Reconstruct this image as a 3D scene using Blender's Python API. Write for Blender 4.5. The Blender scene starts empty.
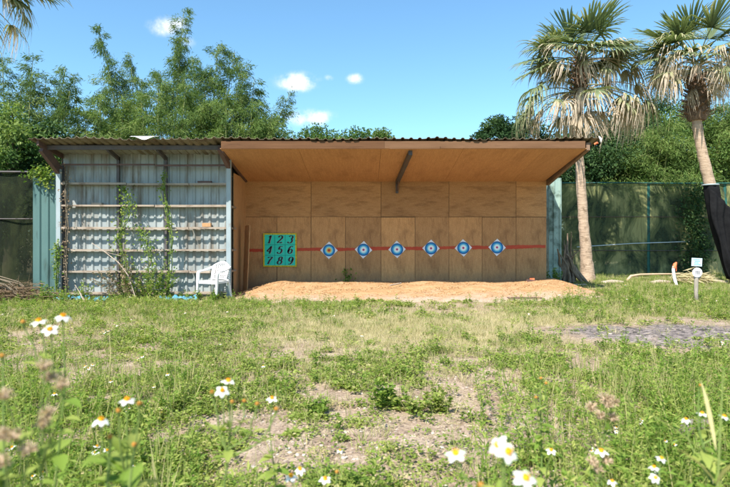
import bpy, math, random
import numpy as np
from mathutils import Vector, Matrix, noise as mnoise

rng = np.random.default_rng(11)
random.seed(5)
SC = bpy.context.scene
COL = SC.collection
F = 560.0            # focal length in reference pixels (730 wide)
HC = 1.4             # camera height
HOR = 238.0          # horizon row of the photograph
R = math.radians

def WX(px, Y): return (px - 365.0) * Y / F
def WZ(py, Y): return HC + (HOR - py) * Y / F
def WP(px, py, Y): return Vector((WX(px, Y), Y, WZ(py, Y)))
def GY(py): return HC * F / (py - HOR)

# ------------------------------------------------------------------ materials
def new_mat(name):
    m = bpy.data.materials.new(name); m.use_nodes = True
    nt = m.node_tree
    for n in list(nt.nodes): nt.nodes.remove(n)
    out = nt.nodes.new('ShaderNodeOutputMaterial')
    return m, nt, out

def nd(nt, t, **kw):
    n = nt.nodes.new(t)
    for k, v in kw.items():
        if k.startswith('i_'):
            n.inputs[k[2:].replace('_', ' ')].default_value = v
        else: setattr(n, k, v)
    return n

def ramp(nt, fac, stops):
    r = nt.nodes.new('ShaderNodeValToRGB')
    el = r.color_ramp.elements
    while len(el) < len(stops): el.new(0.5)
    for e, (p, c) in zip(el, stops):
        e.position = p; e.color = (c[0], c[1], c[2], 1) if not isinstance(c, (int, float)) else (c, c, c, 1)
    nt.links.new(fac, r.inputs['Fac'])
    return r.outputs['Color']

def mixc(nt, fac, a, b, mode='MIX'):
    n = nt.nodes.new('ShaderNodeMix'); n.data_type = 'RGBA'; n.blend_type = mode
    for s, v in ((n.inputs[0], fac), (n.inputs[6], a), (n.inputs[7], b)):
        if hasattr(v, 'is_output'): nt.links.new(v, s)
        else: s.default_value = v if isinstance(v, (int, float)) else (*v, 1)
    return n.outputs[2]

def noise(nt, scale, detail=4, stretch=None, rough=0.6, coord='Object', dist=0.0, off=(0, 0, 0)):
    tc = nd(nt, 'ShaderNodeTexCoord')
    vec = tc.outputs[coord]
    mp = nd(nt, 'ShaderNodeMapping')
    mp.inputs['Scale'].default_value = stretch or (1, 1, 1)
    mp.inputs['Location'].default_value = off
    nt.links.new(vec, mp.inputs['Vector']); vec = mp.outputs['Vector']
    n = nd(nt, 'ShaderNodeTexNoise')
    n.inputs['Scale'].default_value = scale; n.inputs['Detail'].default_value = detail
    n.inputs['Roughness'].default_value = rough; n.inputs['Distortion'].default_value = dist
    nt.links.new(vec, n.inputs['Vector'])
    return n.outputs['Fac']

def surf(name, a, b, scale=6, stretch=None, rough=0.7, bump=0.0, bscale=40, stain=None, stain_scale=2.0, stain_lo=0.55,
         stain_stretch=None, metallic=0.0, spec=0.4, vary=0.0, bstretch=None, lo=0.3, hi=0.7):
    m, nt, out = new_mat(name)
    bs = nd(nt, 'ShaderNodeBsdfPrincipled')
    bs.inputs['Roughness'].default_value = rough; bs.inputs['Metallic'].default_value = metallic
    bs.inputs['Specular IOR Level'].default_value = spec
    c = ramp(nt, noise(nt, scale, 5, stretch), [(lo, a), (hi, b)])
    if stain:
        f = ramp(nt, noise(nt, stain_scale, 6, stain_stretch, 0.65, off=(3.1, 7.7, 1.3)), [(stain_lo, 0.0), (stain_lo + 0.16, 1.0)])
        c = mixc(nt, f, c, stain)
    if vary:
        oi = nd(nt, 'ShaderNodeObjectInfo')
        v = ramp(nt, oi.outputs['Random'], [(0, 1 - vary), (1, 1 + vary)])
        c = mixc(nt, 1.0, c, v, 'MULTIPLY')
    nt.links.new(c, bs.inputs['Base Color'])
    if bump:
        bp = nd(nt, 'ShaderNodeBump'); bp.inputs['Strength'].default_value = bump; bp.inputs['Distance'].default_value = 0.02
        nt.links.new(noise(nt, bscale, 5, bstretch or stretch), bp.inputs['Height'])
        nt.links.new(bp.outputs['Normal'], bs.inputs['Normal'])
    nt.links.new(bs.outputs['BSDF'], out.inputs['Surface'])
    return m

def leaf_mat(name, stops, trans=0.3, rough=0.6, attr='rnd', spec=0.15):
    m, nt, out = new_mat(name)
    at = nd(nt, 'ShaderNodeAttribute', attribute_name=attr)
    c = ramp(nt, at.outputs['Fac'], stops)
    bs = nd(nt, 'ShaderNodeBsdfPrincipled'); bs.inputs['Roughness'].default_value = rough
    bs.inputs['Specular IOR Level'].default_value = spec
    nt.links.new(c, bs.inputs['Base Color'])
    tr = nd(nt, 'ShaderNodeBsdfTranslucent')
    tc = mixc(nt, 1.0, c, (1.0, 1.05, 0.55), 'MULTIPLY')
    nt.links.new(tc, tr.inputs['Color'])
    mx = nd(nt, 'ShaderNodeMixShader'); mx.inputs[0].default_value = trans
    nt.links.new(bs.outputs['BSDF'], mx.inputs[1]); nt.links.new(tr.outputs['BSDF'], mx.inputs[2])
    nt.links.new(mx.outputs['Shader'], out.inputs['Surface'])
    return m

M = {}
M['roof_metal'] = surf('roof_metal', (0.14, 0.115, 0.075), (0.22, 0.185, 0.125), 3, (1, 1, 1), 0.65, 0.15, 30, stain=(0.09, 0.06, 0.035), stain_scale=1.5, stain_lo=0.5)
M['soffit_metal'] = surf('soffit_metal', (0.26, 0.25, 0.22), (0.34, 0.33, 0.29), 3, rough=0.6, stain=(0.16, 0.11, 0.07), stain_scale=1.2)
M['wall_metal'] = surf('wall_metal', (0.235, 0.265, 0.265), (0.35, 0.38, 0.37), 1.6, (1, 1, 0.35), 0.6, 0.05, 30, stain=(0.17, 0.15, 0.12), stain_scale=1.3, stain_lo=0.5, stain_stretch=(3, 3, 0.5))
M['teal_metal'] = surf('teal_metal', (0.055, 0.12, 0.115), (0.09, 0.165, 0.155), 1.4, (1, 1, 0.4), 0.55, 0.04, 30, stain=(0.04, 0.07, 0.06), stain_scale=2.2, stain_stretch=(2, 2, 0.5))  # base colour lowered to stand in for dappled shade on the left panel
M['pale_teal_metal'] = surf('pale_teal_metal', (0.22, 0.32, 0.28), (0.34, 0.44, 0.39), 1.4, (1, 1, 0.4), 0.5, 0.04, 30, stain=(0.08, 0.12, 0.09), stain_scale=3, stain_lo=0.47)
M['post_steel'] = surf('post_steel', (0.24, 0.29, 0.31), (0.34, 0.39, 0.405), 4, (1, 1, 0.3), 0.5, stain=(0.2, 0.14, 0.10), stain_scale=5, stain_lo=0.58)
M['dark_steel'] = surf('dark_steel', (0.055, 0.05, 0.055), (0.10, 0.085, 0.08), 5, rough=0.55, stain=(0.13, 0.06, 0.035), stain_scale=4, stain_lo=0.58)
M['rust_steel'] = surf('rust_steel', (0.09, 0.055, 0.05), (0.14, 0.08, 0.065), 6, rough=0.75, bump=0.2)
M['shelf_wood'] = surf('shelf_wood', (0.26, 0.20, 0.15), (0.40, 0.33, 0.265), 3, (0.6, 6, 6), 0.8, 0.3, 14, stain=(0.14, 0.09, 0.06), stain_scale=2.5, stain_lo=0.52)
M['grey_wood'] = surf('grey_wood', (0.26, 0.22, 0.18), (0.42, 0.37, 0.31), 5, (5, 5, 0.7), 0.85, 0.5, 20)
M['fascia'] = surf('fascia', (0.10, 0.047, 0.022), (0.15, 0.072, 0.034), 3, (0.3, 4, 4), 0.75, 0.12, 12, stain=(0.065, 0.03, 0.015), stain_scale=2.5, stain_stretch=(0.3, 2, 2), spec=0.15)
M['fascia_pale'] = surf('fascia_pale', (0.13, 0.066, 0.033), (0.19, 0.102, 0.055), 3, (0.3, 4, 4), 0.75, 0.12, 12, stain=(0.085, 0.04, 0.022), stain_scale=2.5, stain_stretch=(0.3, 2, 2), spec=0.15)
M['rafter_wood'] = surf('rafter_wood', (0.13, 0.08, 0.05), (0.22, 0.14, 0.09), 4, rough=0.75, bump=0.3)

def ply(name, a, b, c_dark, stretch, sstretch, stain_lo, wet=True, vary=0.10):
    m, nt, out = new_mat(name)
    bs = nd(nt, 'ShaderNodeBsdfPrincipled'); bs.inputs['Roughness'].default_value = 0.75
    bs.inputs['Specular IOR Level'].default_value = 0.25
    c = ramp(nt, noise(nt, 5, 6, stretch, 0.7), [(0.33, a), (0.68, b)])
    fine = ramp(nt, noise(nt, 26, 5, stretch, 0.75, off=(1, 5, 2)), [(0.42, 0.0), (0.66, 1.0)])
    c = mixc(nt, mixc(nt, 1.0, fine, (0.75, 0.75, 0.75), 'MULTIPLY'), c, c_dark)
    f2 = ramp(nt, noise(nt, 1.7, 7, sstretch, 0.7, off=(9, 2, 4)), [(stain_lo, 0.0), (stain_lo + 0.25, 0.8)])
    c = mixc(nt, f2, c, (c_dark[0] * 0.9, c_dark[1] * 0.9, c_dark[2] * 0.95))
    if wet:      # damp, greyed strip low on the sheets, where soil splashes
        tc = nd(nt, 'ShaderNodeTexCoord'); sx = nd(nt, 'ShaderNodeSeparateXYZ')
        nt.links.new(tc.outputs['Object'], sx.inputs[0])
        ad = nd(nt, 'ShaderNodeMath', operation='MULTIPLY_ADD'); ad.inputs[1].default_value = 0.55; ad.inputs[2].default_value = -0.27
        nt.links.new(noise(nt, 4, 5), ad.inputs[0])
        s2 = nd(nt, 'ShaderNodeMath', operation='ADD'); nt.links.new(sx.outputs['Z'], s2.inputs[0]); nt.links.new(ad.outputs[0], s2.inputs[1])
        f3 = ramp(nt, s2.outputs[0], [(0.15, 0.55), (0.5, 0.0)])
        c = mixc(nt, f3, c, (0.17, 0.125, 0.085))
    oi = nd(nt, 'ShaderNodeObjectInfo')
    c = mixc(nt, 1.0, c, ramp(nt, oi.outputs['Random'], [(0, (1 - vary, 1 - vary, 1 - vary * 0.8)), (1, (1 + vary, 1 + vary, 1 + vary))]), 'MULTIPLY')
    nt.links.new(c, bs.inputs['Base Color'])
    bp = nd(nt, 'ShaderNodeBump'); bp.inputs['Strength'].default_value = 0.25; bp.inputs['Distance'].default_value = 0.01
    nt.links.new(noise(nt, 30, 5, stretch), bp.inputs['Height']); nt.links.new(bp.outputs['Normal'], bs.inputs['Normal'])
    nt.links.new(bs.outputs['BSDF'], out.inputs['Surface'])
    return m
M['ply_vert'] = ply('ply_vert', (0.48, 0.24, 0.095), (0.68, 0.37, 0.16), (0.20, 0.088, 0.036), (11, 11, 1.3), (3, 3, 1.1), 0.50, vary=0.24)
M['ply_horiz'] = ply('ply_horiz', (0.43, 0.215, 0.083), (0.60, 0.325, 0.14), (0.19, 0.085, 0.034), (1.2, 11, 11), (0.8, 3, 3), 0.51, wet=False, vary=0.2)
M['ply_soffit'] = ply('ply_soffit', (0.48, 0.245, 0.11), (0.60, 0.325, 0.155), (0.34, 0.16, 0.07), (5, 0.3, 1), (1.2, 0.5, 1), 0.52, wet=False, vary=0.08)
M['ply_board'] = ply('ply_board', (0.50, 0.27, 0.12), (0.60, 0.36, 0.18), (0.28, 0.13, 0.06), (5, 5, 0.3), (3, 3, 0.9), 0.55, wet=False)

M['red_paint'] = surf('red_paint', (0.42, 0.045, 0.02), (0.52, 0.075, 0.03), 7, (1, 1, 3), 0.7, stain=(0.33, 0.11, 0.05), stain_scale=9, stain_lo=0.6)
M['white_plastic'] = surf('white_plastic', (0.80, 0.80, 0.79), (0.84, 0.84, 0.83), 5, rough=0.4, stain=(0.66, 0.66, 0.62), stain_scale=6, stain_lo=0.62)
M['paper'] = surf('paper', (0.74, 0.74, 0.80), (0.80, 0.80, 0.84), 6, rough=0.8)
def flat(name, c, rough=0.7): return surf(name, tuple(v * 0.93 for v in c), tuple(min(1, v * 1.06) for v in c), 12, rough=rough)
M['ring_navy'] = flat('ring_navy', (0.012, 0.10, 0.30))
M['ring_blue'] = flat('ring_blue', (0.025, 0.28, 0.60))
M['ring_sky'] = flat('ring_sky', (0.22, 0.62, 0.80))
M['ring_pale'] = flat('ring_pale', (0.78, 0.86, 0.88))
M['ring_magenta'] = flat('ring_magenta', (0.50, 0.03, 0.16))
M['ring_yellow'] = flat('ring_yellow', (0.72, 0.66, 0.22))
M['ring_orange'] = flat('ring_orange', (0.70, 0.22, 0.06))
M['ring_red'] = flat('ring_red', (0.45, 0.03, 0.02))
M['board_teal'] = surf('board_teal', (0.01, 0.60, 0.45), (0.03, 0.68, 0.52), 4, rough=0.6)
M['board_yellow'] = surf('board_yellow', (0.60, 0.46, 0.02), (0.72, 0.58, 0.03), 30, rough=0.7, stain=(0.25, 0.24, 0.02), stain_scale=28, stain_lo=0.5)
M['board_line'] = flat('board_line', (0.01, 0.20, 0.17))
M['ink'] = flat('ink', (0.02, 0.03, 0.035))
M['ink_pink'] = flat('ink_pink', (0.42, 0.33, 0.33))
M['palm_trunk'] = surf('palm_trunk', (0.30, 0.21, 0.14), (0.54, 0.40, 0.29), 6, (0.8, 0.8, 7), 0.9, 0.9, 9, stain=(0.20, 0.14, 0.09), stain_scale=5, stain_lo=0.52, bstretch=(0.7, 0.7, 7))
M['palm_fibre'] = surf('palm_fibre', (0.07, 0.045, 0.03), (0.2, 0.13, 0.085), 14, rough=0.95, bump=0.9, bscale=40)
M['bark'] = surf('bark', (0.10, 0.08, 0.055), (0.2, 0.16, 0.11), 8, (4, 4, 1), 0.9, 0.6, 20)
M['culm'] = surf('culm', (0.16, 0.20, 0.06), (0.28, 0.28, 0.11), 5, (1, 1, 0.4), 0.6)
M['driftwood'] = surf('driftwood', (0.24, 0.18, 0.13), (0.50, 0.41, 0.33), 8, (3, 3, 1), 0.9, 0.6, 20)
M['stick'] = surf('stick', (0.40, 0.27, 0.17), (0.52, 0.38, 0.26), 8, rough=0.85)
M['black_cloth'] = surf('black_cloth', (0.006, 0.006, 0.007), (0.013, 0.013, 0.014), 6, rough=0.9, bump=0.2, bscale=25, spec=0.1)
M['blue_tarp'] = surf('blue_tarp', (0.05, 0.20, 0.30), (0.10, 0.29, 0.40), 9, rough=0.5)
M['orange_paint'] = surf('orange_paint', (0.60, 0.12, 0.05), (0.68, 0.2, 0.08), 9)
M['pale_pipe'] = surf('pale_pipe', (0.40, 0.47, 0.5), (0.52, 0.57, 0.6), 5)
M['sign_plate'] = surf('sign_plate', (0.40, 0.56, 0.62), (0.58, 0.70, 0.74), 30, rough=0.5)
M['teal_paint'] = surf('teal_paint', (0.01, 0.075, 0.06), (0.02, 0.11, 0.09), 8, rough=0.7, stain=(0.02, 0.04, 0.03), stain_scale=4, stain_lo=0.48)
M['log'] = surf('log', (0.09, 0.07, 0.06), (0.26, 0.22, 0.19), 30, rough=0.9, bump=0.8)
M['stone'] = leaf_mat('stone', [(0, (0.12, 0.09, 0.07)), (0.4, (0.28, 0.215, 0.165)), (0.8, (0.38, 0.305, 0.245)), (1, (0.52, 0.47, 0.41))], 0.0, 0.9)
M['ash_stone'] = leaf_mat('ash_stone', [(0, (0.03, 0.028, 0.027)), (0.5, (0.10, 0.088, 0.08)), (0.85, (0.22, 0.185, 0.165)), (1, (0.42, 0.37, 0.34))], 0.0, 0.95)
M['chip'] = leaf_mat('chip', [(0, (0.24, 0.12, 0.045)), (0.5, (0.42, 0.235, 0.105)), (1, (0.55, 0.37, 0.21))], 0.0, 0.9)
M['dead_wood'] = surf('dead_wood', (0.11, 0.075, 0.05), (0.30, 0.22, 0.155), 8, (3, 3, 1), 0.95, 0.8, 20)

G_ = lambda *s: list(s)
M['clover'] = leaf_mat('clover', G_((0, (0.11, 0.175, 0.03)), (0.4, (0.24, 0.325, 0.065)), (0.75, (0.36, 0.41, 0.105)), (1, (0.58, 0.50, 0.27))), 0.5)
M['weed'] = leaf_mat('weed', G_((0, (0.085, 0.165, 0.025)), (0.6, (0.21, 0.32, 0.055)), (1, (0.42, 0.45, 0.13))), 0.5)
M['grass'] = leaf_mat('grass', G_((0, (0.15, 0.22, 0.045)), (0.6, (0.30, 0.35, 0.10)), (1, (0.55, 0.49, 0.25))), 0.45)
M['straw'] = leaf_mat('straw', G_((0, (0.30, 0.30, 0.13)), (0.5, (0.47, 0.41, 0.22)), (1, (0.62, 0.52, 0.34))), 0.3, 0.7)
M['bamboo_leaf'] = leaf_mat('bamboo_leaf', G_((0, (0.055, 0.11, 0.035)), (0.5, (0.125, 0.20, 0.058)), (1, (0.29, 0.345, 0.115))), 0.45)
M['bamboo_light'] = leaf_mat('bamboo_light', G_((0, (0.09, 0.155, 0.04)), (0.6, (0.19, 0.275, 0.075)), (1, (0.32, 0.37, 0.13))), 0.45)
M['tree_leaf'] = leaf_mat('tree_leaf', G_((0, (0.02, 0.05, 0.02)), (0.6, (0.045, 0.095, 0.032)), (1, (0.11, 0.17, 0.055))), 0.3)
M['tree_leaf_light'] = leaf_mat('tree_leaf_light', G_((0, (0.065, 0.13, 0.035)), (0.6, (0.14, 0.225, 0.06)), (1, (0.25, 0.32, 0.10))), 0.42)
M['dry_leaf'] = leaf_mat('dry_leaf', G_((0, (0.16, 0.11, 0.07)), (0.6, (0.32, 0.23, 0.15)), (1, (0.48, 0.37, 0.26))), 0.2, 0.8)
M['frond'] = leaf_mat('frond', G_((0, (0.135, 0.18, 0.09)), (0.3, (0.22, 0.255, 0.13)), (0.5, (0.36, 0.345, 0.19)), (0.72, (0.49, 0.405, 0.30)), (1, (0.58, 0.475, 0.38))), 0.35, 0.5, attr='dry')
M['petal'] = leaf_mat('petal', G_((0, (0.78, 0.78, 0.76)), (1, (0.86, 0.86, 0.84))), 0.3, 0.6)
M['disc'] = leaf_mat('disc', G_((0, (0.70, 0.30, 0.01)), (1, (0.78, 0.42, 0.02))), 0.0, 0.8)
M['bud'] = leaf_mat('bud', G_((0, (0.30, 0.12, 0.025)), (0.5, (0.42, 0.20, 0.04)), (1, (0.50, 0.34, 0.10))), 0.0, 0.9)
M['seed'] = leaf_mat('seed', G_((0, (0.38, 0.27, 0.17)), (1, (0.66, 0.52, 0.38))), 0.35, 0.9)
M['stem'] = leaf_mat('stem', G_((0, (0.12, 0.20, 0.05)), (1, (0.22, 0.28, 0.08))), 0.15, 0.5)

# shade net: a woven screen that lets a share of the light through its holes
def net_mat(name, a, b, c, alpha):
    m, nt, out = new_mat(name)
    bs = nd(nt, 'ShaderNodeBsdfPrincipled'); bs.inputs['Roughness'].default_value = 0.8; bs.inputs['Specular IOR Level'].default_value = 0.15
    col = ramp(nt, noise(nt, 1.5, 7, (1, 1, 0.5), 0.68, dist=0.7), [(0.40, a), (0.51, b), (0.62, c)])
    st = ramp(nt, noise(nt, 6, 4, (3, 3, 0.25)), [(0.45, 0.0), (0.8, 0.5)])
    col = mixc(nt, st, col, tuple(v * 0.5 for v in a))
    nt.links.new(col, bs.inputs['Base Color'])
    tr = nd(nt, 'ShaderNodeBsdfTransparent'); mx = nd(nt, 'ShaderNodeMixShader'); mx.inputs[0].default_value = alpha
    nt.links.new(tr.outputs[0], mx.inputs[1]); nt.links.new(bs.outputs['BSDF'], mx.inputs[2])
    nt.links.new(mx.outputs['Shader'], out.inputs['Surface'])
    return m
M['net'] = net_mat('net', (0.035, 0.05, 0.028), (0.12, 0.135, 0.058), (0.34, 0.32, 0.14), 0.86)
M['net_dark'] = net_mat('net_dark', (0.005, 0.008, 0.004), (0.009, 0.014, 0.006), (0.02, 0.026, 0.010), 0.9)  # darker copy of the net, with the shade of the trees in its colour

# ------------------------------------------------------------------ mesh builder
class MB:
    def __init__(s): s.v = []; s.f = []; s.m = []; s.a = {}; s.n = 0; s.slots = []; s.sm = []
    def slot(s, mat):
        if mat not in s.slots: s.slots.append(mat)
        return s.slots.index(mat)
    def add(s, v, f, mat, smooth=False, **attrs):
        v = np.asarray(v, dtype=np.float64).reshape(-1, 3)
        f = np.asarray(f, dtype=np.int64)
        s.v.append(v); s.f.append(f + s.n); s.m.append(np.full(len(f), s.slot(mat))); s.sm.append(np.full(len(f), smooth))
        for k in ('rnd', 'dry'):
            x = attrs.get(k, 0.5)
            s.a.setdefault(k, []).append(np.broadcast_to(np.asarray(x, dtype=np.float64), (len(v),)).copy())
        s.n += len(v)
    def box(s, c, d, mat, rz=0.0, rx=0.0, ry=0.0, bev=0.0):
        hx, hy, hz = d[0] / 2, d[1] / 2, d[2] / 2
        v = np.array([[x, y, z] for x in (-hx, hx) for y in (-hy, hy) for z in (-hz, hz)])
        f = [[0, 1, 3, 2], [4, 6, 7, 5], [0, 4, 5, 1], [2, 3, 7, 6], [0, 2, 6, 4], [1, 5, 7, 3]]
        Rm = np.array(Matrix.Rotation(rz, 3, 'Z') @ Matrix.Rotation(rx, 3, 'X') @ Matrix.Rotation(ry, 3, 'Y'))
        s.add(v @ Rm.T + np.array(c), f, mat)
    def beam(s, p0, p1, w, h, mat, up=(0, 0, 1)):
        p0 = Vector(p0); p1 = Vector(p1); d = (p1 - p0).normalized()
        side = d.cross(Vector(up)); side = side.normalized() if side.length > 1e-4 else Vector((1, 0, 0)); u = side.cross(d)
        v = []
        for p in (p0, p1):
            for a, b in ((-1, -1), (1, -1), (1, 1), (-1, 1)): v.append(p + side * a * w / 2 + u * b * h / 2)
        f = [[0, 1, 2, 3], [7, 6, 5, 4], [0, 4, 5, 1], [1, 5, 6, 2], [2, 6, 7, 3], [3, 7, 4, 0]]
        s.add([tuple(p) for p in v], f, mat)
    def tube(s, pts, rad, mat, n=6, rnd=0.5, dry=0.5, cap=True):
        pts = [Vector(p) for p in pts]; k = len(pts)
        if isinstance(rad, (int, float)): rad = [rad] * k
        V = []; prev = None
        for i, p in enumerate(pts):
            d = (pts[min(i + 1, k - 1)] - pts[max(i - 1, 0)]).normalized()
            if prev is None: prev = d.orthogonal().normalized()
            a = (prev - d * prev.dot(d))
            a = a.normalized() if a.length > 1e-5 else d.orthogonal().normalized()
            prev = a; b = d.cross(a)
            for j in range(n):
                t = 2 * math.pi * j / n
                V.append(tuple(p + (a * math.cos(t) + b * math.sin(t)) * rad[i]))
        f = [[i * n + j, i * n + (j + 1) % n, (i + 1) * n + (j + 1) % n, (i + 1) * n + j] for i in range(k - 1) for j in range(n)]
        s.add(V, f, mat, True, rnd=rnd, dry=dry)
        if cap:
            for e, p in ((0, pts[0]), (k - 1, pts[-1])):
                ring = V[e * n:(e + 1) * n] + [tuple(p)]
                s.add(ring, [[j, (j + 1) % n, n, n] for j in range(n)], mat, True, rnd=rnd, dry=dry)
    def grid(s, fn, nu, nv, mat, smooth=True, rnd=0.5, dry=0.5):
        V = [fn(i / (nu - 1), j / (nv - 1)) for i in range(nu) for j in range(nv)]
        f = [[i * nv + j, (i + 1) * nv + j, (i + 1) * nv + j + 1, i * nv + j + 1] for i in range(nu - 1) for j in range(nv - 1)]
        s.add([tuple(v) for v in V], f, mat, smooth, rnd=rnd, dry=dry)
    def ball(s, c, r, mat, n=8, m_=6, rnd=0.5, squash=1.0):
        def fn(u, v):
            a = 2 * math.pi * u; b = math.pi * (v - 0.5)
            return (c[0] + r * math.cos(b) * math.cos(a), c[1] + r * math.cos(b) * math.sin(a), c[2] + r * squash * math.sin(b))
        s.grid(fn, n + 1, m_, mat, True, rnd)
    def leaves(s, P, D, L, W, mat, rnd=None, fold=0.25, roll=None):
        """many pointed leaf blades: base P, direction D, length L, width W"""
        P = np.asarray(P); D = np.asarray(D); n = len(P)
        D = D / (np.linalg.norm(D, axis=1, keepdims=True) + 1e-9)
        rv = rng.normal(size=(n, 3)) if roll is None else np.broadcast_to(np.array(roll, float), (n, 3)) + rng.normal(size=(n, 3)) * 0.35
        S = np.cross(D, rv); S /= (np.linalg.norm(S, axis=1, keepdims=True) + 1e-9)
        N = np.cross(S, D)
        L = np.broadcast_to(L, (n,))[:, None]; W = np.broadcast_to(W, (n,))[:, None]
        v = np.stack([P, P + D * L * 0.45 + S * W * 0.5 + N * W * fold, P + D * L, P + D * L * 0.45 - S * W * 0.5 + N * W * fold], axis=1)
        if rnd is None: rnd = rng.random(n)
        s.add(v.reshape(-1, 3), np.arange(4 * n).reshape(n, 4), mat, False, rnd=np.repeat(rnd, 4))
    def mesh(s, name):
        me = bpy.data.meshes.new(name)
        V = np.concatenate(s.v); F_ = [np.asarray(x) for x in s.f]
        loops = []; starts = []; tot = []; pos = 0
        for f in F_:
            if len(f) == 0: continue
            k = f.shape[1]
            if k == 4:                      # allow degenerate quads as triangles
                tri = f[:, 2] == f[:, 3]
                if tri.any():
                    for row, t in zip(f, tri):
                        r = row[:3] if t else row
                        loops.append(r); starts.append(np.array([pos])); tot.append(np.array([len(r)])); pos += len(r)
                    continue
            loops.append(f.reshape(-1)); starts.append(pos + np.arange(len(f)) * k); tot.append(np.full(len(f), k)); pos += f.size
        loops = np.concatenate(loops).astype(np.int32); starts = np.concatenate(starts).astype(np.int32); tot = np.concatenate(tot).astype(np.int32)
        me.vertices.add(len(V)); me.vertices.foreach_set('co', V.astype(np.float32).ravel())
        me.loops.add(len(loops)); me.loops.foreach_set('vertex_index', loops)
        me.polygons.add(len(starts)); me.polygons.foreach_set('loop_start', starts); me.polygons.foreach_set('loop_total', tot)
        me.polygons.foreach_set('material_index', np.concatenate(s.m).astype(np.int32))
        me.polygons.foreach_set('use_smooth', np.concatenate(s.sm))
        for k, arr in s.a.items():
            at = me.attributes.new(k, 'FLOAT', 'POINT'); at.data.foreach_set('value', np.concatenate(arr).astype(np.float32))
        for m in s.slots: me.materials.append(M[m] if isinstance(m, str) else m)
        me.update(calc_edges=True); me.validate()
        return me
    def build(s, name, parent=None, loc=(0, 0, 0), rz=0.0):
        o = bpy.data.objects.new(name, s.mesh(name)); COL.objects.link(o)
        o.location = loc; o.rotation_euler = (0, 0, rz)
        if parent: o.parent = parent
        return o

def tag(o, label, cat, group=None, kind=None):
    if label: o['label'] = label
    if cat: o['category'] = cat
    if group: o['group'] = group
    if kind: o['kind'] = kind
    return o
def thing(name, label, cat, loc=(0, 0, 0), rz=0.0, group=None):
    o = bpy.data.objects.new(name, None); COL.objects.link(o)
    o.location = loc; o.rotation_euler = (0, 0, rz); o.empty_display_size = 0.2
    return tag(o, label, cat, group)
def inst(name, me, parent=None, loc=(0, 0, 0), rz=0.0, sc=1.0, rx=0.0):
    o = bpy.data.objects.new(name, me); COL.objects.link(o)
    o.location = loc; o.rotation_euler = (rx, 0, rz); o.scale = (sc, sc, sc)
    if parent: o.parent = parent
    return o
def dup(root, loc, rz, sc=1.0, label=None):
    r = root.copy(); COL.objects.link(r); r.location = loc; r.rotation_euler = (0, 0, rz); r.scale = (sc, sc, sc)
    if label: r['label'] = label
    for ch in list(root.children):
        c = ch.copy(); COL.objects.link(c); c.parent = r
        for g in list(ch.children):
            d = g.copy(); COL.objects.link(d); d.parent = c
    return r

# ------------------------------------------------------------------ ground
def sines(x, y, seed, base, octs=4):
    r = np.random.default_rng(seed); z = 0; amp = 1.0; tot = 0
    for o in range(octs):
        for _ in range(4):
            a = r.random() * 6.283; ph = r.random() * 6.283; f = base * 2 ** o * (0.8 + 0.4 * r.random())
            z = z + amp * np.sin((x * math.cos(a) + y * math.sin(a)) * f + ph); tot += amp * 0.5
        amp *= 0.6
    return z / tot                    # about -1..1
def sstep(a, b, x):
    t = np.clip((x - a) / (b - a), 0, 1); return t * t * (3 - 2 * t)
def mound(x, y):
    n = sines(x, y, 3, 1.3, 4)
    front = 12.25 + 0.22 * sines(x, x * 0, 8, 0.8, 3)
    ex = sstep(-3.45, -2.0, x) * (1 - sstep(4.7, 5.75, x))
    h = (0.22 * sstep(front, front + 0.9, y) + 0.78 * sstep(front + 0.55, front + 1.9, y)) * ex * (0.262 + 0.014 * n + 0.02 * np.clip((x - 2.5) / 3, 0, 1))
    h = h * (1 - 0.25 * sstep(14.3, 15.2, y)) * (1 - sstep(15.3, 16.2, y))
    return h + sstep(front - 0.25, front + 0.25, y) * ex * 0.015 * (1 + n)
def gh(x, y):
    x = np.asarray(x, float); y = np.asarray(y, float)
    near = 1 - sstep(25, 40, np.hypot(x, y))
    h = (0.022 * sines(x, y, 1, 0.9, 3) + 0.012 * sines(x, y, 2, 3.5, 3)) * near
    h = h + 0.13 * sstep(3.2, 6.5, x) * sstep(9.8, 12.5, y) * near     # bank in front of the net fence
    h = h + 0.04 * np.exp(-(((x - 4.6) / 1.6) ** 2 + ((y - 7.9) / 0.7) ** 2)) * (1 + sines(x, y, 21, 6, 3))
    return h
def ghs(x, y): return float(gh(np.array([x]), np.array([y]))[0])
def gm(x, y): return gh(x, y) + mound(np.asarray(x, float), np.asarray(y, float)) 

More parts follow.
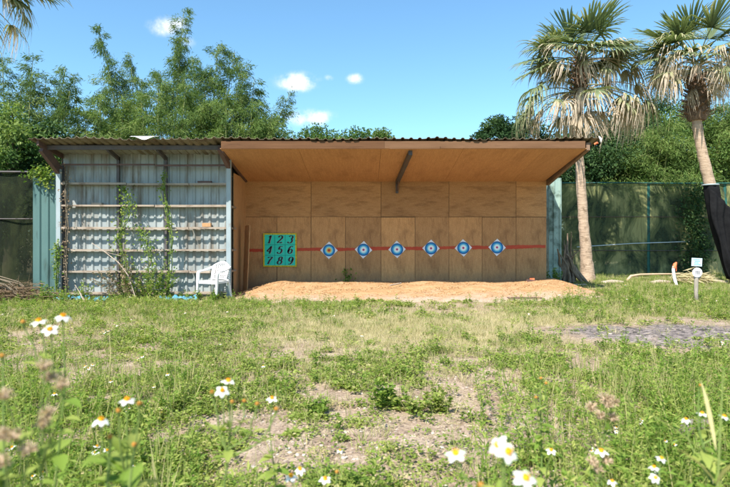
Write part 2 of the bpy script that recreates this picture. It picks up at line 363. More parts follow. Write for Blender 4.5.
def proj(x, y):
    s = F / np.maximum(y, 0.5)
    return 365 + x * s, HOR + HC * s
def blob(px, py, cx, cy, rx, ry):
    return np.exp(-((px - cx) / rx) ** 2 - ((py - cy) / ry) ** 2)
def masks(x, y):
    """how much clover / green grass / dry grass / bare soil / ash grows or lies at a place"""
    px, py = proj(x, y)
    n1 = sines(x, y, 31, 1.6, 4); n2 = sines(x, y, 32, 5.0, 3)
    bare = (1.0 * blob(px, py, 480, 382, 75, 18) + 1.0 * blob(px, py, 400, 432, 110, 24) + 0.8 * blob(px, py, 230, 412, 80, 13)
            + 0.9 * blob(px, py, 330, 462, 90, 25) + 0.8 * blob(px, py, 170, 445, 60, 22) + 0.55 * blob(px, py, 560, 420, 50, 40)
            + 0.5 * blob(px, py, 90, 372, 70, 12) + 0.5 * blob(px, py, 190, 372, 60, 8) + 0.6 * blob(px, py, 520, 352, 50, 6) + 0.4 * blob(px, py, 650, 430, 60, 25))
    straw = 0.12 + 1.1 * blob(px, py, 430, 333, 160, 19) + 0.6 * blob(px, py, 300, 330, 120, 20) + 0.5 * blob(px, py, 60, 330, 110, 14) + 0.7 * blob(px, py, 570, 318, 90, 10)
    ash = 1.5 * blob(px, py, 705, 337, 75, 11) + 0.8 * blob(px, py, 600, 333, 55, 7)
    bank = sstep(3.0, 4.6, x) * sstep(9.3, 10.3, y)
    lawn = 0.75 * sstep(8.0, 10.2, y) * (1 - sstep(-2.0, 0.5, x)) + bank
    clover = np.clip(0.60 + 0.75 * n1 + 0.75 * n2 - 0.85 * bare - 0.6 * straw - 0.95 * ash, 0, 1)
    clover = clover + 0.35 * sstep(560, 700, px) * sstep(345, 380, py)
    m_ = mound(np.asarray(x, float), np.asarray(y, float))
    off = 1 - sstep(0.012, 0.05, m_)
    return dict(clover=np.clip(clover, 0, 1.2) * off, lawn=np.clip(lawn, 0, 1) * off, straw=np.clip(straw * (0.8 + 0.5 * n1) - 1.2 * ash, 0, 1.2) * off, bare=np.clip(bare, 0, 1), ash=np.clip(ash * (0.9 + 0.5 * n2), 0, 1))

def ground_mat():
    m, nt, out = new_mat('soil')
    bs = nd(nt, 'ShaderNodeBsdfPrincipled'); bs.inputs['Roughness'].default_value = 0.95; bs.inputs['Specular IOR Level'].default_value = 0.15
    base = ramp(nt, noise(nt, 3, 7, None, 0.7), [(0.3, (0.19, 0.13, 0.09)), (0.5, (0.31, 0.235, 0.17)), (0.7, (0.41, 0.33, 0.255))])
    vor = nd(nt, 'ShaderNodeTexVoronoi'); vor.inputs['Scale'].default_value = 45
    tc = nd(nt, 'ShaderNodeTexCoord'); nt.links.new(tc.outputs['Object'], vor.inputs['Vector'])
    peb = ramp(nt, vor.outputs['Color'], [(0.1, (0.55, 0.52, 0.50)), (0.5, (1, 1, 1)), (0.95, (1.35, 1.33, 1.3))])
    base = mixc(nt, 0.8, base, peb, 'MULTIPLY')
    def att(k):
        a = nd(nt, 'ShaderNodeAttribute', attribute_name=k); return a.outputs['Fac']
    def edge(k, lo, hi):
        ad = nd(nt, 'ShaderNodeMath', operation='MULTIPLY_ADD'); ad.inputs[1].default_value = 0.6; ad.inputs[2].default_value = -0.3
        nt.links.new(noise(nt, 7, 6), ad.inputs[0])
        s2 = nd(nt, 'ShaderNodeMath', operation='ADD'); nt.links.new(att(k), s2.inputs[0]); nt.links.new(ad.outputs[0], s2.inputs[1])
        return ramp(nt, s2.outputs[0], [(lo, 0.0), (hi, 1.0)])
    litter = ramp(nt, noise(nt, 30, 5), [(0.35, (0.16, 0.135, 0.065)), (0.6, (0.31, 0.265, 0.15))])
    c = mixc(nt, edge('clover', 0.25, 0.75), base, litter)
    st = ramp(nt, noise(nt, 25, 5), [(0.35, (0.28, 0.24, 0.125)), (0.65, (0.42, 0.36, 0.21))])
    c = mixc(nt, edge('straw', 0.3, 0.8), c, st)
    ash = ramp(nt, noise(nt, 9, 7, (1, 2.2, 1), 0.75), [(0.38, (0.04, 0.037, 0.037)), (0.49, (0.16, 0.135, 0.125)), (0.6, (0.31, 0.26, 0.24)), (0.8, (0.50, 0.46, 0.43))])
    c = mixc(nt, edge('ash', 0.3, 0.6), c, ash)
    nt.links.new(c, bs.inputs['Base Color'])
    bp = nd(nt, 'ShaderNodeBump'); bp.inputs['Strength'].default_value = 0.7; bp.inputs['Distance'].default_value = 0.025
    nt.links.new(noise(nt, 26, 6, None, 0.7), bp.inputs['Height']); nt.links.new(bp.outputs['Normal'], bs.inputs['Normal'])
    nt.links.new(bs.outputs['BSDF'], out.inputs['Surface'])
    return m
M['soil'] = ground_mat()
def sand_mat():
    m, nt, out = new_mat('sand')
    bs = nd(nt, 'ShaderNodeBsdfPrincipled'); bs.inputs['Roughness'].default_value = 0.95; bs.inputs['Specular IOR Level'].default_value = 0.1
    a = ramp(nt, noise(nt, 4, 8, (1, 1.6, 1), 0.75), [(0.3, (0.31, 0.175, 0.08)), (0.5, (0.43, 0.265, 0.135)), (0.72, (0.52, 0.355, 0.21))])
    pale = ramp(nt, noise(nt, 6, 7, (1, 2, 1), 0.7), [(0.3, (0.40, 0.30, 0.22)), (0.7, (0.52, 0.42, 0.335))])
    tc = nd(nt, 'ShaderNodeTexCoord'); sx = nd(nt, 'ShaderNodeSeparateXYZ'); nt.links.new(tc.outputs['Object'], sx.inputs[0])
    ad = nd(nt, 'ShaderNodeMath', operation='MULTIPLY_ADD'); ad.inputs[1].default_value = 2.2; ad.inputs[2].default_value = -1.1
    nt.links.new(noise(nt, 1.6, 6), ad.inputs[0])
    s2 = nd(nt, 'ShaderNodeMath', operation='ADD'); nt.links.new(sx.outputs['Y'], s2.inputs[0]); nt.links.new(ad.outputs[0], s2.inputs[1])
    mr = nd(nt, 'ShaderNodeMapRange'); mr.inputs['From Min'].default_value = 12.35; mr.inputs['From Max'].default_value = 13.25
    nt.links.new(s2.outputs[0], mr.inputs['Value'])
    c = mixc(nt, mr.outputs['Result'], pale, a)
    gr = ramp(nt, noise(nt, 60, 4), [(0.3, 0.72), (0.7, 1.15)])
    c = mixc(nt, 1.0, c, gr, 'MULTIPLY')
    nt.links.new(c, bs.inputs['Base Color'])
    bp = nd(nt, 'ShaderNodeBump'); bp.inputs['Strength'].default_value = 0.9; bp.inputs['Distance'].default_value = 0.04
    nt.links.new(noise(nt, 14, 7, None, 0.75), bp.inputs['Height']); nt.links.new(bp.outputs['Normal'], bs.inputs['Normal'])
    nt.links.new(bs.outputs['BSDF'], out.inputs['Surface'])
    return m
M['sand'] = sand_mat()

def axis(lo, hi, step, far, g=1.35):
    a = list(np.arange(lo, hi + 1e-6, step)); d = step; x = hi
    while x < far: d *= g; x += d; a.append(x)
    d = step; x = lo; b = []
    while x > -far: d *= g; x -= d; b.append(x)
    return np.array(b[::-1] + a)
gx = axis(-11, 12, 0.075, 900); gy = axis(1.5, 18.5, 0.075, 900)
XX, YY = np.meshgrid(gx, gy, indexing='ij')
ZZ = gh(XX, YY)
b = MB(); nx, ny = len(gx), len(gy)
ii, jj = np.meshgrid(np.arange(nx - 1), np.arange(ny - 1), indexing='ij'); q = (ii * ny + jj).ravel()
b.add(np.stack([XX.ravel(), YY.ravel(), ZZ.ravel()], 1), np.stack([q, q + ny, q + ny + 1, q + 1], 1), 'soil', True)
g_ob = b.build('ground'); g_ob['kind'] = 'structure'
g_ob['label'] = 'weedy gravel yard in front of the shed'
mk = masks(XX.ravel(), YY.ravel())
for k in ('clover', 'straw', 'ash'):
    val = mk[k].copy()
    if k == 'clover': val = np.maximum(val, mk['lawn']) 
    val[(np.hypot(XX.ravel(), YY.ravel()) > 25)] = 0.9 if k == 'clover' else 0
    at = g_ob.data.attributes.new(k, 'FLOAT', 'POINT'); at.data.foreach_set('value', val.astype(np.float32))

mx_ = np.arange(-3.6, 6.3, 0.045); my_ = np.arange(11.9, 15.095, 0.045)
MXX, MYY = np.meshgrid(mx_, my_, indexing='ij')
mh = mound(MXX, MYY); rough_ = 0.018 * sines(MXX, MYY, 77, 12, 3) + 0.010 * sines(MXX, MYY, 78, 5, 2)
b = MB()
zz = gh(MXX, MYY) + mh + np.where(mh > 0.02, rough_ * np.clip(mh / 0.12, 0, 1), 0) - 0.02 * (mh < 0.012)
nx, ny = len(mx_), len(my_)
ii, jj = np.meshgrid(np.arange(nx - 1), np.arange(ny - 1), indexing='ij'); q = (ii * ny + jj).ravel()
b.add(np.stack([MXX.ravel(), MYY.ravel(), zz.ravel()], 1), np.stack([q, q + ny, q + ny + 1, q + 1], 1), 'sand', True)
so = b.build('sand_mound'); so['kind'] = 'structure'; so['label'] = 'bank of orange sand and wood chips below the targets'

# ------------------------------------------------------------------ the shed
SHX, SHY = -3.2, 13.1
shed = thing('range_shed', 'long lean-to shed with rusty corrugated roof, plywood target bay and shelved metal bay', 'shed')
YB = 15.1                      # plywood back wall
YW = 13.25                     # corrugated wall behind the shelves
def roof_z(y): return 3.55 - 0.15 * (y - 12.15)

def corr(mb, x0, x1, fn_a, fn_b, mat, period=0.19, depth=0.028, narrow=0.3, axis_n=(0, -1, 0), nseg=2):
    """trapezoid ribbed sheet: fn_a(x)/fn_b(x) give the two ends of each rib line"""
    xs = []; x = x0
    while x < x1 - 1e-6:
        for t, d in ((0, 0), (1 - narrow - 0.16, 0), (1 - narrow, 1), (0.86, 1)):
            xx = x + t * period
            if xx <= x1: xs.append((xx, d))
        x += period
    xs.append((x1, 0)); V = []; n = Vector(axis_n) * depth
    for xx, d in xs:
        a, b_ = Vector(fn_a(xx)), Vector(fn_b(xx))
        for k in range(nseg + 1): V.append(tuple(a.lerp(b_, k / nseg) + n * d))
    m = nseg + 1
    f = [[i * m + k, (i + 1) * m + k, (i + 1) * m + k + 1, i * m + k + 1] for i in range(len(xs) - 1) for k in range(nseg)]
    mb.add(V, f, mat)
def solid(o, t=0.004, off=0):
    md = o.modifiers.new('thickness', 'SOLIDIFY'); md.thickness = t; md.offset = off
    return o

# roof: sagging a little between rafters
b = MB()
def wob(x): return 0.012 * math.sin(x * 1.7) + 0.010 * math.sin(x * 4.1 + 1) + 0.006 * math.sin(x * 9)
corr(b, -7.32, 5.1, lambda x: (x, 12.15 + 0.02 * math.sin(x * 2.3) + 0.012 * math.sin(x * 7), roof_z(12.15) + wob(x)), lambda x: (x, 15.7, roof_z(15.7)), 'roof_metal', 0.186, 0.03, 0.34, (0, 0, 1), 6)
solid(b.build('roof', shed), 0.006)
# back wall plywood sheets
seams = [245, 277, 311, 345.5, 381, 415, 449, 482, 516, 546.5]
zt = WZ(217, YB)
for i in range(len(seams) - 1):
    x0, x1 = WX(seams[i], YB), WX(seams[i + 1], YB)
    b = MB(); dz = random.uniform(-0.006, 0.006)
    b.box((0, 0, zt / 2 - 0.03 + dz), (x1 - x0 - random.uniform(0.008, 0.013), 0.014, zt + 0.06 - 0.008), 'ply_vert', ry=random.uniform(-0.002, 0.002))
    b.build('plywood_sheet', shed, ((x0 + x1) / 2, YB + random.uniform(-0.004, 0.004), 0))
useams = [245, 311, 381, 449, 516, 546.5]
for i in range(len(useams) - 1):
    x0, x1 = WX(useams[i], YB), WX(useams[i + 1], YB)
    b = MB(); z1 = 2.98
    b.box((0, 0, 0), (x1 - x0 - 0.010, 0.014, z1 - zt - 0.008), 'ply_horiz', ry=random.uniform(-0.002, 0.002))
    b.build('plywood_sheet', shed, ((x0 + x1) / 2, YB + random.uniform(-0.004, 0.003), (zt + z1) / 2 + 0.004))
b = MB(); b.box(((WX(245, YB) + WX(546.5, YB)) / 2, YB + 0.05, 1.45), (WX(546.5, YB) - WX(245, YB) + 0.02, 0.02, 3.2), 'rafter_wood'); b.build('backing_board', shed)
# red painted stripe with ragged edges, a coat of paint a couple of millimetres proud of the sheets
b = MB(); V = []; f = []
xs = np.arange(WX(244, YB) + 0.02, WX(545.5, YB), 0.03)
for i, x in enumerate(xs):
    t = (x - xs[0]) / (xs[-1] - xs[0]); zc = 1.065 + 0.105 * t + 0.006 * math.sin(x * 3.1)
    hw = 0.044 + 0.006 * math.sin(x * 5) 
    V += [(x, YB - 0.0135, zc - hw + random.uniform(-0.007, 0.007)), (x, YB - 0.0135, zc + hw + random.uniform(-0.007, 0.007))]
    if i: f.append([2 * i - 2, 2 * i, 2 * i + 1, 2 * i - 1])
b.add(V, f, 'red_paint'); solid(b.build('painted_stripe', shed), 0.001)
# soffit of the plywood bay: sheets side by side
def sof(y): return 3.33 - (y - 12.3) * (0.41 / 2.8)
sx = [-3.16, -1.45, 0.35, 2.15, 3.95, 4.83]
for i in range(len(sx) - 1):
    b = MB(); g = 0.0025
    xa, xb = sx[i] + g, sx[i + 1] - g; y0, y1 = 12.20, YB - 0.009
    V = [(xa, y0, sof(y0)), (xb, y0, sof(y0)), (xb, y1, sof(y1)), (xa, y1, sof(y1))]
    V = V + [(x, y, z + 0.012) for x, y, z in V]
    b.add(V, [[0, 3, 2, 1], [4, 5, 6, 7], [0, 1, 5, 4], [2, 3, 7, 6], [1, 2, 6, 5], [3, 0, 4, 7]], 'ply_soffit')
    b.build('soffit_sheet', shed)
# fascia boards
yf = 12.185
b = MB(); b.box(((-3.13 + 0.42) / 2, yf, 3.425), (0.42 + 3.13, 0.022, 0.165), 'fascia'); b.build('fascia_board', shed)
b = MB(); b.box(((0.424 + 4.79) / 2, yf, 3.428), (4.79 - 0.424, 0.022, 0.158), 'fascia_pale', ry=-0.001); b.build('fascia_board', shed)
b = MB(); b.box((1.08, yf - 0.024, 3.372), (1.1, 0.02, 0.07), 'fascia_pale', ry=-0.002); b.build('batten', shed)
# right end rafter and eave trim
b = MB(); b.beam((4.87, 12.22, 3.40), (4.93, 15.12, 2.90), 0.075, 0.17, 'rafter_wood'); b.build('end_rafter', shed)
b = MB(); b.beam((4.94, 12.3, 3.47), (4.985, 15.2, 3.03), 0.05, 0.05, 'dark_steel'); b.build('purlin', shed)
b = MB()
b.tube([(5.07, 12.13, 3.60), (5.1, 12.1, 3.54), (5.11, 12.13, 3.47)], [0.012, 0.03, 0.012], 'white_plastic', 5)
b.tube([(5.05, 12.15, 3.47), (5.0, 12.2, 3.44)], 0.025, 'orange_paint', 5); b.build('roof_flashing', shed)
# middle rafter below the soffit
b = MB(); b.beam((1.0, 12.31, sof(12.31) - 0.055), (0.86, 14.98, sof(14.98) - 0.055), 0.085, 0.10, 'dark_steel')
b.beam((0.86, 15.03, 2.98), (0.86, 15.03, 2.60), 0.07, 0.07, 'dark_steel', up=(0, 1, 0))
b.beam((0.88, 14.6, 2.90), (0.86, 15.02, 2.66), 0.03, 0.05, 'rust_steel')
b.build('middle_rafter', shed)
# metal bay: corrugated wall; rear and left walls are added to keep the gap dark
b = MB(); corr(b, -7.14, -3.24, lambda x: (x, YW, -0.05), lambda x: (x, YW, roof_z(YW) + 0.01), 'wall_metal', 0.185, 0.028, 0.30, (0, -1, 0), 1)
solid(b.build('corrugated_wall', shed), 0.003)
b = MB(); corr(b, -7.2, -3.2, lambda x: (x, 15.35, -0.05), lambda x: (x, 15.35, roof_z(15.35)), 'wall_metal', 0.2)
b.add([(-7.2, 13.3, -0.05), (-7.2, 15.35, -0.05), (-7.2, 15.35, roof_z(15.35)), (-7.2, 13.3, roof_z(13.3))], [[0, 1, 2, 3]], 'wall_metal')
solid(b.build('rear_wall', shed), 0.003)
# soffit of metal bay: pale inner sheet under the roof
b = MB(); corr(b, -7.1, -3.2, lambda x: (x, 12.62, roof_z(12.62) - 0.012), lambda x: (x, YW + 0.02, roof_z(YW) - 0.012), 'soffit_metal', 0.186, 0.012, 0.34, (0, 0, 1), 1)
b.build('ceiling_sheet', shed)
b = MB(); b.box((-5.17, 12.58, 3.43), (4.14, 0.06, 0.095), 'dark_steel'); b.build('front_beam', shed)
for xr in (-5.80, -4.68):
    b = MB(); b.beam((xr, 12.62, 3.40), (xr, 13.2, 3.26), 0.05, 0.09, 'dark_steel'); b.build('rafter', shed)
# posts
def post(x, y, w, d, z1, mat, name='post'):
    bb = MB(); bb.box((0, 0, z1 / 2 - 0.05), (w, d, z1 + 0.1), mat)
    return bb.build(name, shed, (x, y, 0))
post(-7.12, 13.03, 0.10, 0.08, 3.0, 'post_steel'); post(-3.17, 13.05, 0.105, 0.09, 3.3, 'post_steel')
b = MB(); b.box((-7.075, 13.16, 1.6), (0.04, 0.1, 3.1), 'dark_steel'); b.build('upright', shed)
for xr in (-5.80, -4.68):
    b = MB(); b.box((xr, 13.18, 1.65), (0.05, 0.06, 3.3), 'dark_steel'); b.build('upright', shed)
for (xr, z0) in ((-7.12, 2.96), (-3.17, 3.05)):
    b = MB(); b.beam((xr - 0.06, 12.45, 3.40), (xr, 13.06, z0), 0.09, 0.2 if xr < -5 else 0.12, 'rust_steel'); b.build('brace', shed)
b = MB(); b.beam((-7.16, 12.25, 3.49), (-7.16, 15.3, 3.05), 0.05, 0.12, 'rust_steel'); b.build('end_rafter', shed)
# shelves: a front rail and a rear plank with a gap
for i, py in enumerate((165, 184, 206, 228, 250.5, 272, 293)):
    z = WZ(py, 13.05); b = MB()
    segs = [(-7.06, -5.55), (-5.53, -4.1), (-4.08, -3.225)] if i % 2 else [(-7.06, -4.9), (-4.88, -3.225)]
    for (xa, xb) in segs:
        dz = random.uniform(-0.012, 0.012); tl = random.uniform(-0.004, 0.004)
        mt = 'rust_steel' if i == 0 else 'shelf_wood'
        b.box(((xa + xb) / 2, 13.025, z + dz), (xb - xa, 0.035, 0.045 + random.uniform(-0.008, 0.012)), mt, ry=tl)
        if i: b.box(((xa + xb) / 2, 13.165, z + dz + 0.008), (xb - xa - 0.01, 0.09, 0.02), mt, ry=tl)
    b.build('shelf', shed)
# divider between the bays: frame with rails in front, plywood further in
b = MB(); b.box((-3.225, 14.42, 1.5), (0.02, 1.36, 2.98), 'ply_board'); b.build('divider_panel', shed)
for i, py in enumerate((206, 228, 250.5, 272)):
    z = WZ(py, 13.05); b = MB(); b.box((-3.2, 13.47, z), (0.04, 0.74, 0.045), 'shelf_wood'); b.build('side_rail', shed)
b = MB(); b.beam((-3.15, 12.4, 3.36), (-3.2, 15.05, 2.96), 0.06, 0.13, 'rust_steel'); b.build('divider_rafter', shed)

# loose things in and on the shed
b = MB(); b.box((0, 0, 0.86), (0.40, 0.018, 1.72), 'ply_board', rx=-0.04); tag(b.build('loose_board', None, (-3.02, 14.25, 0.0), R(-62)), 'narrow plywood board leaning against the divider left of the number board', 'board')
b = MB(); b.box((0, 0, 0), (0.2, 0.09, 0.09), 'ply_board'); tag(b.build('wood_block', None, (WX(206, 13.1), 13.17, WZ(228, 13.05) + 0.075)), 'small brown wood block resting on a shelf near the right post', 'block')
b = MB(); b.box((0, 0, 0), (0.32, 0.09, 0.05), 'rust_steel'); tag(b.build('wood_offcut', None, (WX(204, 13.1), 13.165, WZ(184, 13.05) + 0.055)), 'short dark offcut lying on the upper shelf by the right post', 'offcut')
b = MB(); b.box((0, 0, 0), (0.24, 0.1, 0.05), 'shelf_wood'); tag(b.build('wood_scrap', None, (WX(96, 13.1), 13.165, WZ(206, 13.05) + 0.055)), 'pale wood scrap lying on a shelf left of the climbing vine', 'scrap')
# torn white scrap on the roof edge
b = MB()
b.grid(lambda u, v: (-0.30 + 0.6 * u + 0.03 * math.sin(v * 5), 0.13 * v - 0.03, 0.045 + 0.025 * math.sin(u * 9) * (1 - v) + 0.02 * v - (0.055 * (1 - v)) * (0.3 + 0.7 * math.sin(u * 3.1))), 14, 5, 'white_plastic')
tag(solid(b.build('plastic_scrap', None, (WX(145, 12.2), 12.14, 3.56)), 0.003), 'torn white plastic strip lying on the roof edge above the shelves', 'scrap')

# ------------------------------------------------------------------ targets
def target(px, py, tilt, cols, label, hd=0.236):
    t = bpy.data.objects.new('archery_target', None)
    n = 48; radii = [0.0] + [c[0] for c in cols]; mb = MB()
    def zwarp(x, z): return -0.006 * abs(x) / 0.2 - 0.004 * abs(z) / 0.2
    rr = [hd * 0 + 1e-4] + radii[1:]
    for k, (rad, mat) in enumerate(cols):
        r0 = rr[k]; V = []; f = []
        for j in range(n):
            a = 2 * math.pi * j / n
            V += [(r0 * math.cos(a), 0, r0 * math.sin(a)), (rad * math.cos(a), 0, rad * math.sin(a))]
        for j in range(n): f.append([2 * j, 2 * j + 1, 2 * ((j + 1) % n) + 1, 2 * ((j + 1) % n)])
        mb.add([(x, zwarp(x, z), z) for x, _, z in V], f, mat)
    R0 = cols[-1][0]; V = []; f = []
    for j in range(n):
        a = 2 * math.pi * j / n; k = hd / (abs(math.cos(a)) + abs(math.sin(a)))
        V += [(R0 * math.cos(a), 0, R0 * math.sin(a)), (max(k, R0 + 0.001) * math.cos(a), 0, max(k, R0 + 0.001) * math.sin(a))]
    for j in range(n): f.append([2 * j, 2 * j + 1, 2 * ((j + 1) % n) + 1, 2 * ((j + 1) % n)])
    mb.add([(x, zwarp(x, z), z) for x, _, z in V], f, 'paper')
    bpy.data.objects.remove(t)
    o = mb.build('archery_target', None, WP(px, py, YB - 0.020)); o.rotation_euler = (0, R(tilt), 0)
    solid(o, 0.004, 1)
    return tag(o, label, 'target', 'paper targets along the red stripe')
blue = [(0.030, 'ring_magenta'), (0.078, 'ring_pale'), (0.104, 'ring_sky'), (0.136, 'ring_blue'), (0.166, 'ring_navy')]
warm = [(0.026, 'ring_red'), (0.05, 'ring_orange'), (0.078, 'ring_yellow'), (0.105, 'ring_sky'), (0.135, 'ring_blue'), (0.163, 'ring_navy')]
tl = ['round blue target with a red and yellow bullseye, next to the green number board',
      'blue and magenta paper target just right of the yellow centred one',
      'blue paper target under the foot of the dark middle rafter, third from the number board',
      'blue paper target just right of the middle rafter, fourth from the number board',
      'blue paper target second from the right end of the red stripe',
      'blue paper target nearest the right end of the plywood wall']
for i, (px, py, ti) in enumerate(((329, 250.3, 1), (363.5, 249.8, 3), (397, 249.4, -2), (431, 248.3, 1), (463.3, 247.9, -3), (497, 247.4, 2))):
    target(px, py, ti, warm if i == 0 else blue, tl[i])

# ------------------------------------------------------------------ number board
bd = thing('number_board', 'square green board with yellow edge and black digits one to nine', 'board', WP(280, 250, YB - 0.03))
W2 = 0.425
b = MB(); b.box((0, 0, 0), (2 * W2, 0.016, 2 * W2), 'board_teal'); b.build('panel', bd)
b = MB(); e = 0.036
for s_ in (-1, 1):
    b.box((s_ * (W2 + e / 2 - 0.012), -0.002, 0), (e, 0.028, 2 * W2 + e * 1.35), 'board_yellow')
    b.box((0, -0.002, s_ * (W2 + e / 2 - 0.012)), (2 * W2 - 0.024, 0.028, e), 'board_yellow')
b.build('border', bd)
b = MB(); c3 = 2 * W2 / 3
for s_ in (-0.5, 0.5):
    b.box((s_ * c3, -0.0088, 0), (0.010, 0.003, 2 * W2 - 0.03), 'board_line')
for s_ in (-0.5, 0.5):
    for k in (-1, 0, 1):
        b.box((k * c3, -0.0088, s_ * c3), (c3 - 0.012, 0.003, 0.010), 'board_line')
b.build('grid_line', bd)
def arc(cx, cy, rx, ry, a0, a1, n=14):
    return [(cx + rx * math.cos(R(a0 + (a1 - a0) * i / n)), cy + ry * math.sin(R(a0 + (a1 - a0) * i / n))) for i in range(n + 1)]
DIG = {
 '1': [[(-.16, .30), (-.02, .40), (.06, .5), (.06, -.44)], [(-.14, -.47), (.24, -.47)]],
 '2': [arc(0, .24, .24, .26, 170, -20) + [(-.05, -.18), (-.26, -.44)], [(-.27, -.45), (.0, -.40), (.27, -.46), (.29, -.33)]],
 '3': [arc(-.02, .26, .23, .24, 160, -70), arc(-.02, -.2, .27, .28, 80, -160)],
 '4': [[(.12, .48), (-.28, -.16)], [(-.29, -.17), (.30, -.17)], [(.13, .49), (.13, -.47)]],
 '5': [[(.26, .46), (-.12, .46)], [(-.13, .46), (-.2, .08)], arc(-.02, -.16, .27, .31, 130, -160)],
 '6': [[(.22, .42), (.1, .48)] + arc(.04, -.05, .30, .53, 85, 200), arc(0, -.18, .24, .28, 0, 360)],
 '7': [[(-.27, .34), (-.22, .45), (.28, .45)], [(.28, .45), (.02, .02), (-.08, -.46)]],
 '8': [arc(0, .26, .2, .22, 0, 360), arc(0, -.22, .26, .26, 0, 360)],
 '9': [arc(0, .18, .24, .28, 0, 360), arc(-.04, .05, .30, .53, 20, -95) + [(-.2, -.44)]],
}
def digit(ch, mat_off):
    mb = MB()
    for (ox, oz, dy, mat, wk) in ((0.008, -0.004, -0.0088, 'ink_pink', 1.35), (0, 0, -0.0105, 'ink', 1.0)):
        for st in DIG[ch]:
            pts = []
            for (p, q) in zip(st[:-1], st[1:]):
                for k in range(4): pts.append((p[0] + (q[0] - p[0]) * k / 4, p[1] + (q[1] - p[1]) * k / 4))
            pts.append(st[-1]); L = []; Rr = []
            for i, p in enumerate(pts):
                a = pts[max(i - 1, 0)]; c = pts[min(i + 1, len(pts) - 1)]
                dx, dz = c[0] - a[0], c[1] - a[1]; l = math.hypot(dx, dz) + 1e-9
                hw = (0.034 + 0.082 * abs(dz / l) ** 1.5) * (1 if mat == 'ink' else 1.0)
                nx_, nz_ = -dz / l * hw, dx / l * hw
                for lst, sg in ((L, 1), (Rr, -1)):
                    x, z = p[0] + sg * nx_, p[1] + sg * nz_
                    x += 0.28 * z
                    lst.append((x * 0.205 + ox, dy, z * 0.205 + oz))
            n = len(pts); V = L + Rr
            mb.add(V, [[i, i + 1, n + i + 1, n + i] for i in range(n - 1)], mat)
    return mb
for k, ch in enumerate('123456789'):
    cx = (k % 3 - 1) * c3; cz = (1 - k // 3) * c3
    digit(ch, 0).build('digit', bd, (cx, 0, cz))

# ------------------------------------------------------------------ chair
ch = thing('plastic_armchair', 'white plastic garden armchair with a lattice back, beside the shelves', 'chair', (WX(214.5, 12.72), 12.70, ghs(WX(214, 12.7), 12.7)), R(-24))
# local: faces -Y
b = MB()
b.grid(lambda u, v: (-0.235 + 0.47 * u * (1) , -0.24 + 0.45 * v, 0.40 + 0.025 * (1 - v) * 1.0 - 0.018 * math.sin(math.pi * u) * math.sin(math.pi * v) - 0.055 * max(0, 0.12 - v) / 0.12), 14, 14, 'white_plastic')
solid(b.build('seat', ch), 0.012)
b = MB()
nu, nv = 9, 11
def bk(u, v):        # u across, v up
    w = 0.205 + 0.035 * v - 0.09 * max(0, v - 0.72) ** 2 / 0.08
    x = (u - 0.5) * 2 * w
    return (x, 0.20 + 0.12 * v - 0.05 * (2 * (u - 0.5)) ** 2, 0.43 + 0.40 * v - (0.05 * (2 * (u - 0.5)) ** 2 if v > 0.7 else 0) * (v - 0.7) / 0.3)
for i in range(nu):
    for j in range(nv):
        u0, u1, v0, v1 = i / nu, (i + 1) / nu, j / nv, (j + 1) / nv
        um, vm = (u0 + u1) / 2, (v0 + v1) / 2
        solid_cell = i in (0, nu - 1) or j in (0, nv - 1)
        if solid_cell: b.add([bk(u0, v0), bk(u1, v0), bk(u1, v1), bk(u0, v1)], [[0, 1, 2, 3]], 'white_plastic', True)
        else:
            h = 0.47; du, dv = (u1 - u0) * h, (v1 - v0) * h
            o_ = [bk(u0, v0), bk(um, v0), bk(u1, v0), bk(u1, vm), bk(u1, v1), bk(um, v1), bk(u0, v1), bk(u0, vm)]
            n_ = [bk(um - du * .6, vm - dv * .6), bk(um, vm - dv), bk(um + du * .6, vm - dv * .6), bk(um + du, vm), bk(um + du * .6, vm + dv * .6), bk(um, vm + dv), bk(um - du * .6, vm + dv * .6), bk(um - du, vm)]
            b.add(o_ + n_, [[k, (k + 1) % 8, 8 + (k + 1) % 8, 8 + k] for k in range(8)], 'white_plastic', True)
b.tube([bk(0, v / 8) for v in range(9)] + [bk(u / 10, 1) for u in range(1, 11)] + [bk(1, 1 - v / 8) for v in range(1, 9)], 0.013, 'white_plastic', 6)
solid(b.build('backrest', ch), 0.008)
for s_ in (-1, 1):
    b = MB()
    path = [(s_ * .225, .27, .74), (s_ * .27, .16, .70), (s_ * .285, .02, .665), (s_ * .285, -.12, .65), (s_ * .28, -.20, .635), (s_ * .272, -.225, .60)]
    for p, q in zip(path[:-1], path[1:]): pass
    V = []
    for i, p in enumerate(path):
        w = 0.03; V += [(p[0] - w, p[1], p[2]), (p[0] + w, p[1], p[2] - 0.006), (p[0] + w, p[1], p[2] - 0.03), (p[0] - w, p[1], p[2] - 0.024)]
    f = [[4 * i + k, 4 * i + (k + 1) % 4, 4 * i + 4 + (k + 1) % 4, 4 * i + 4 + k] for i in range(len(path) - 1) for k in range(4)]
    f += [[0, 3, 2, 1]]
    b.add(V, f, 'white_plastic', False); b.build('armrest', ch)
    for (y0, y1, zt_, wd) in ((-.22, -.265, .61, .055), (.20, .29, .44, .05)):
        b = MB(); V = []
        for t in np.linspace(0, 1, 5):
            x = s_ * (0.268 - 0.0 * t if zt_ > .5 else 0.225 + 0.035 * t) ; y = y0 + (y1 - y0) * t; z = zt_ * (1 - t)
            w = wd * (1 - 0.38 * t) / 2
            V += [(x - w, y - w, z), (x + w, y - w, z), (x + w, y + w, z), (x - w, y + w, z)]
        f = [[4 * i + k, 4 * i + (k + 1) % 4, 4 * i + 4 + (k + 1) % 4, 4 * i + 4 + k] for i in range(4) for k in range(4)] + [[16, 17, 18, 19], [3, 2, 1, 0]]
        b.add(V, f, 'white_plastic'); b.build('leg', ch)
b = MB()
for s_ in (-1, 1): b.box((s_ * 0.245, -0.01, 0.39), (0.02, 0.42, 0.05), 'white_plastic')
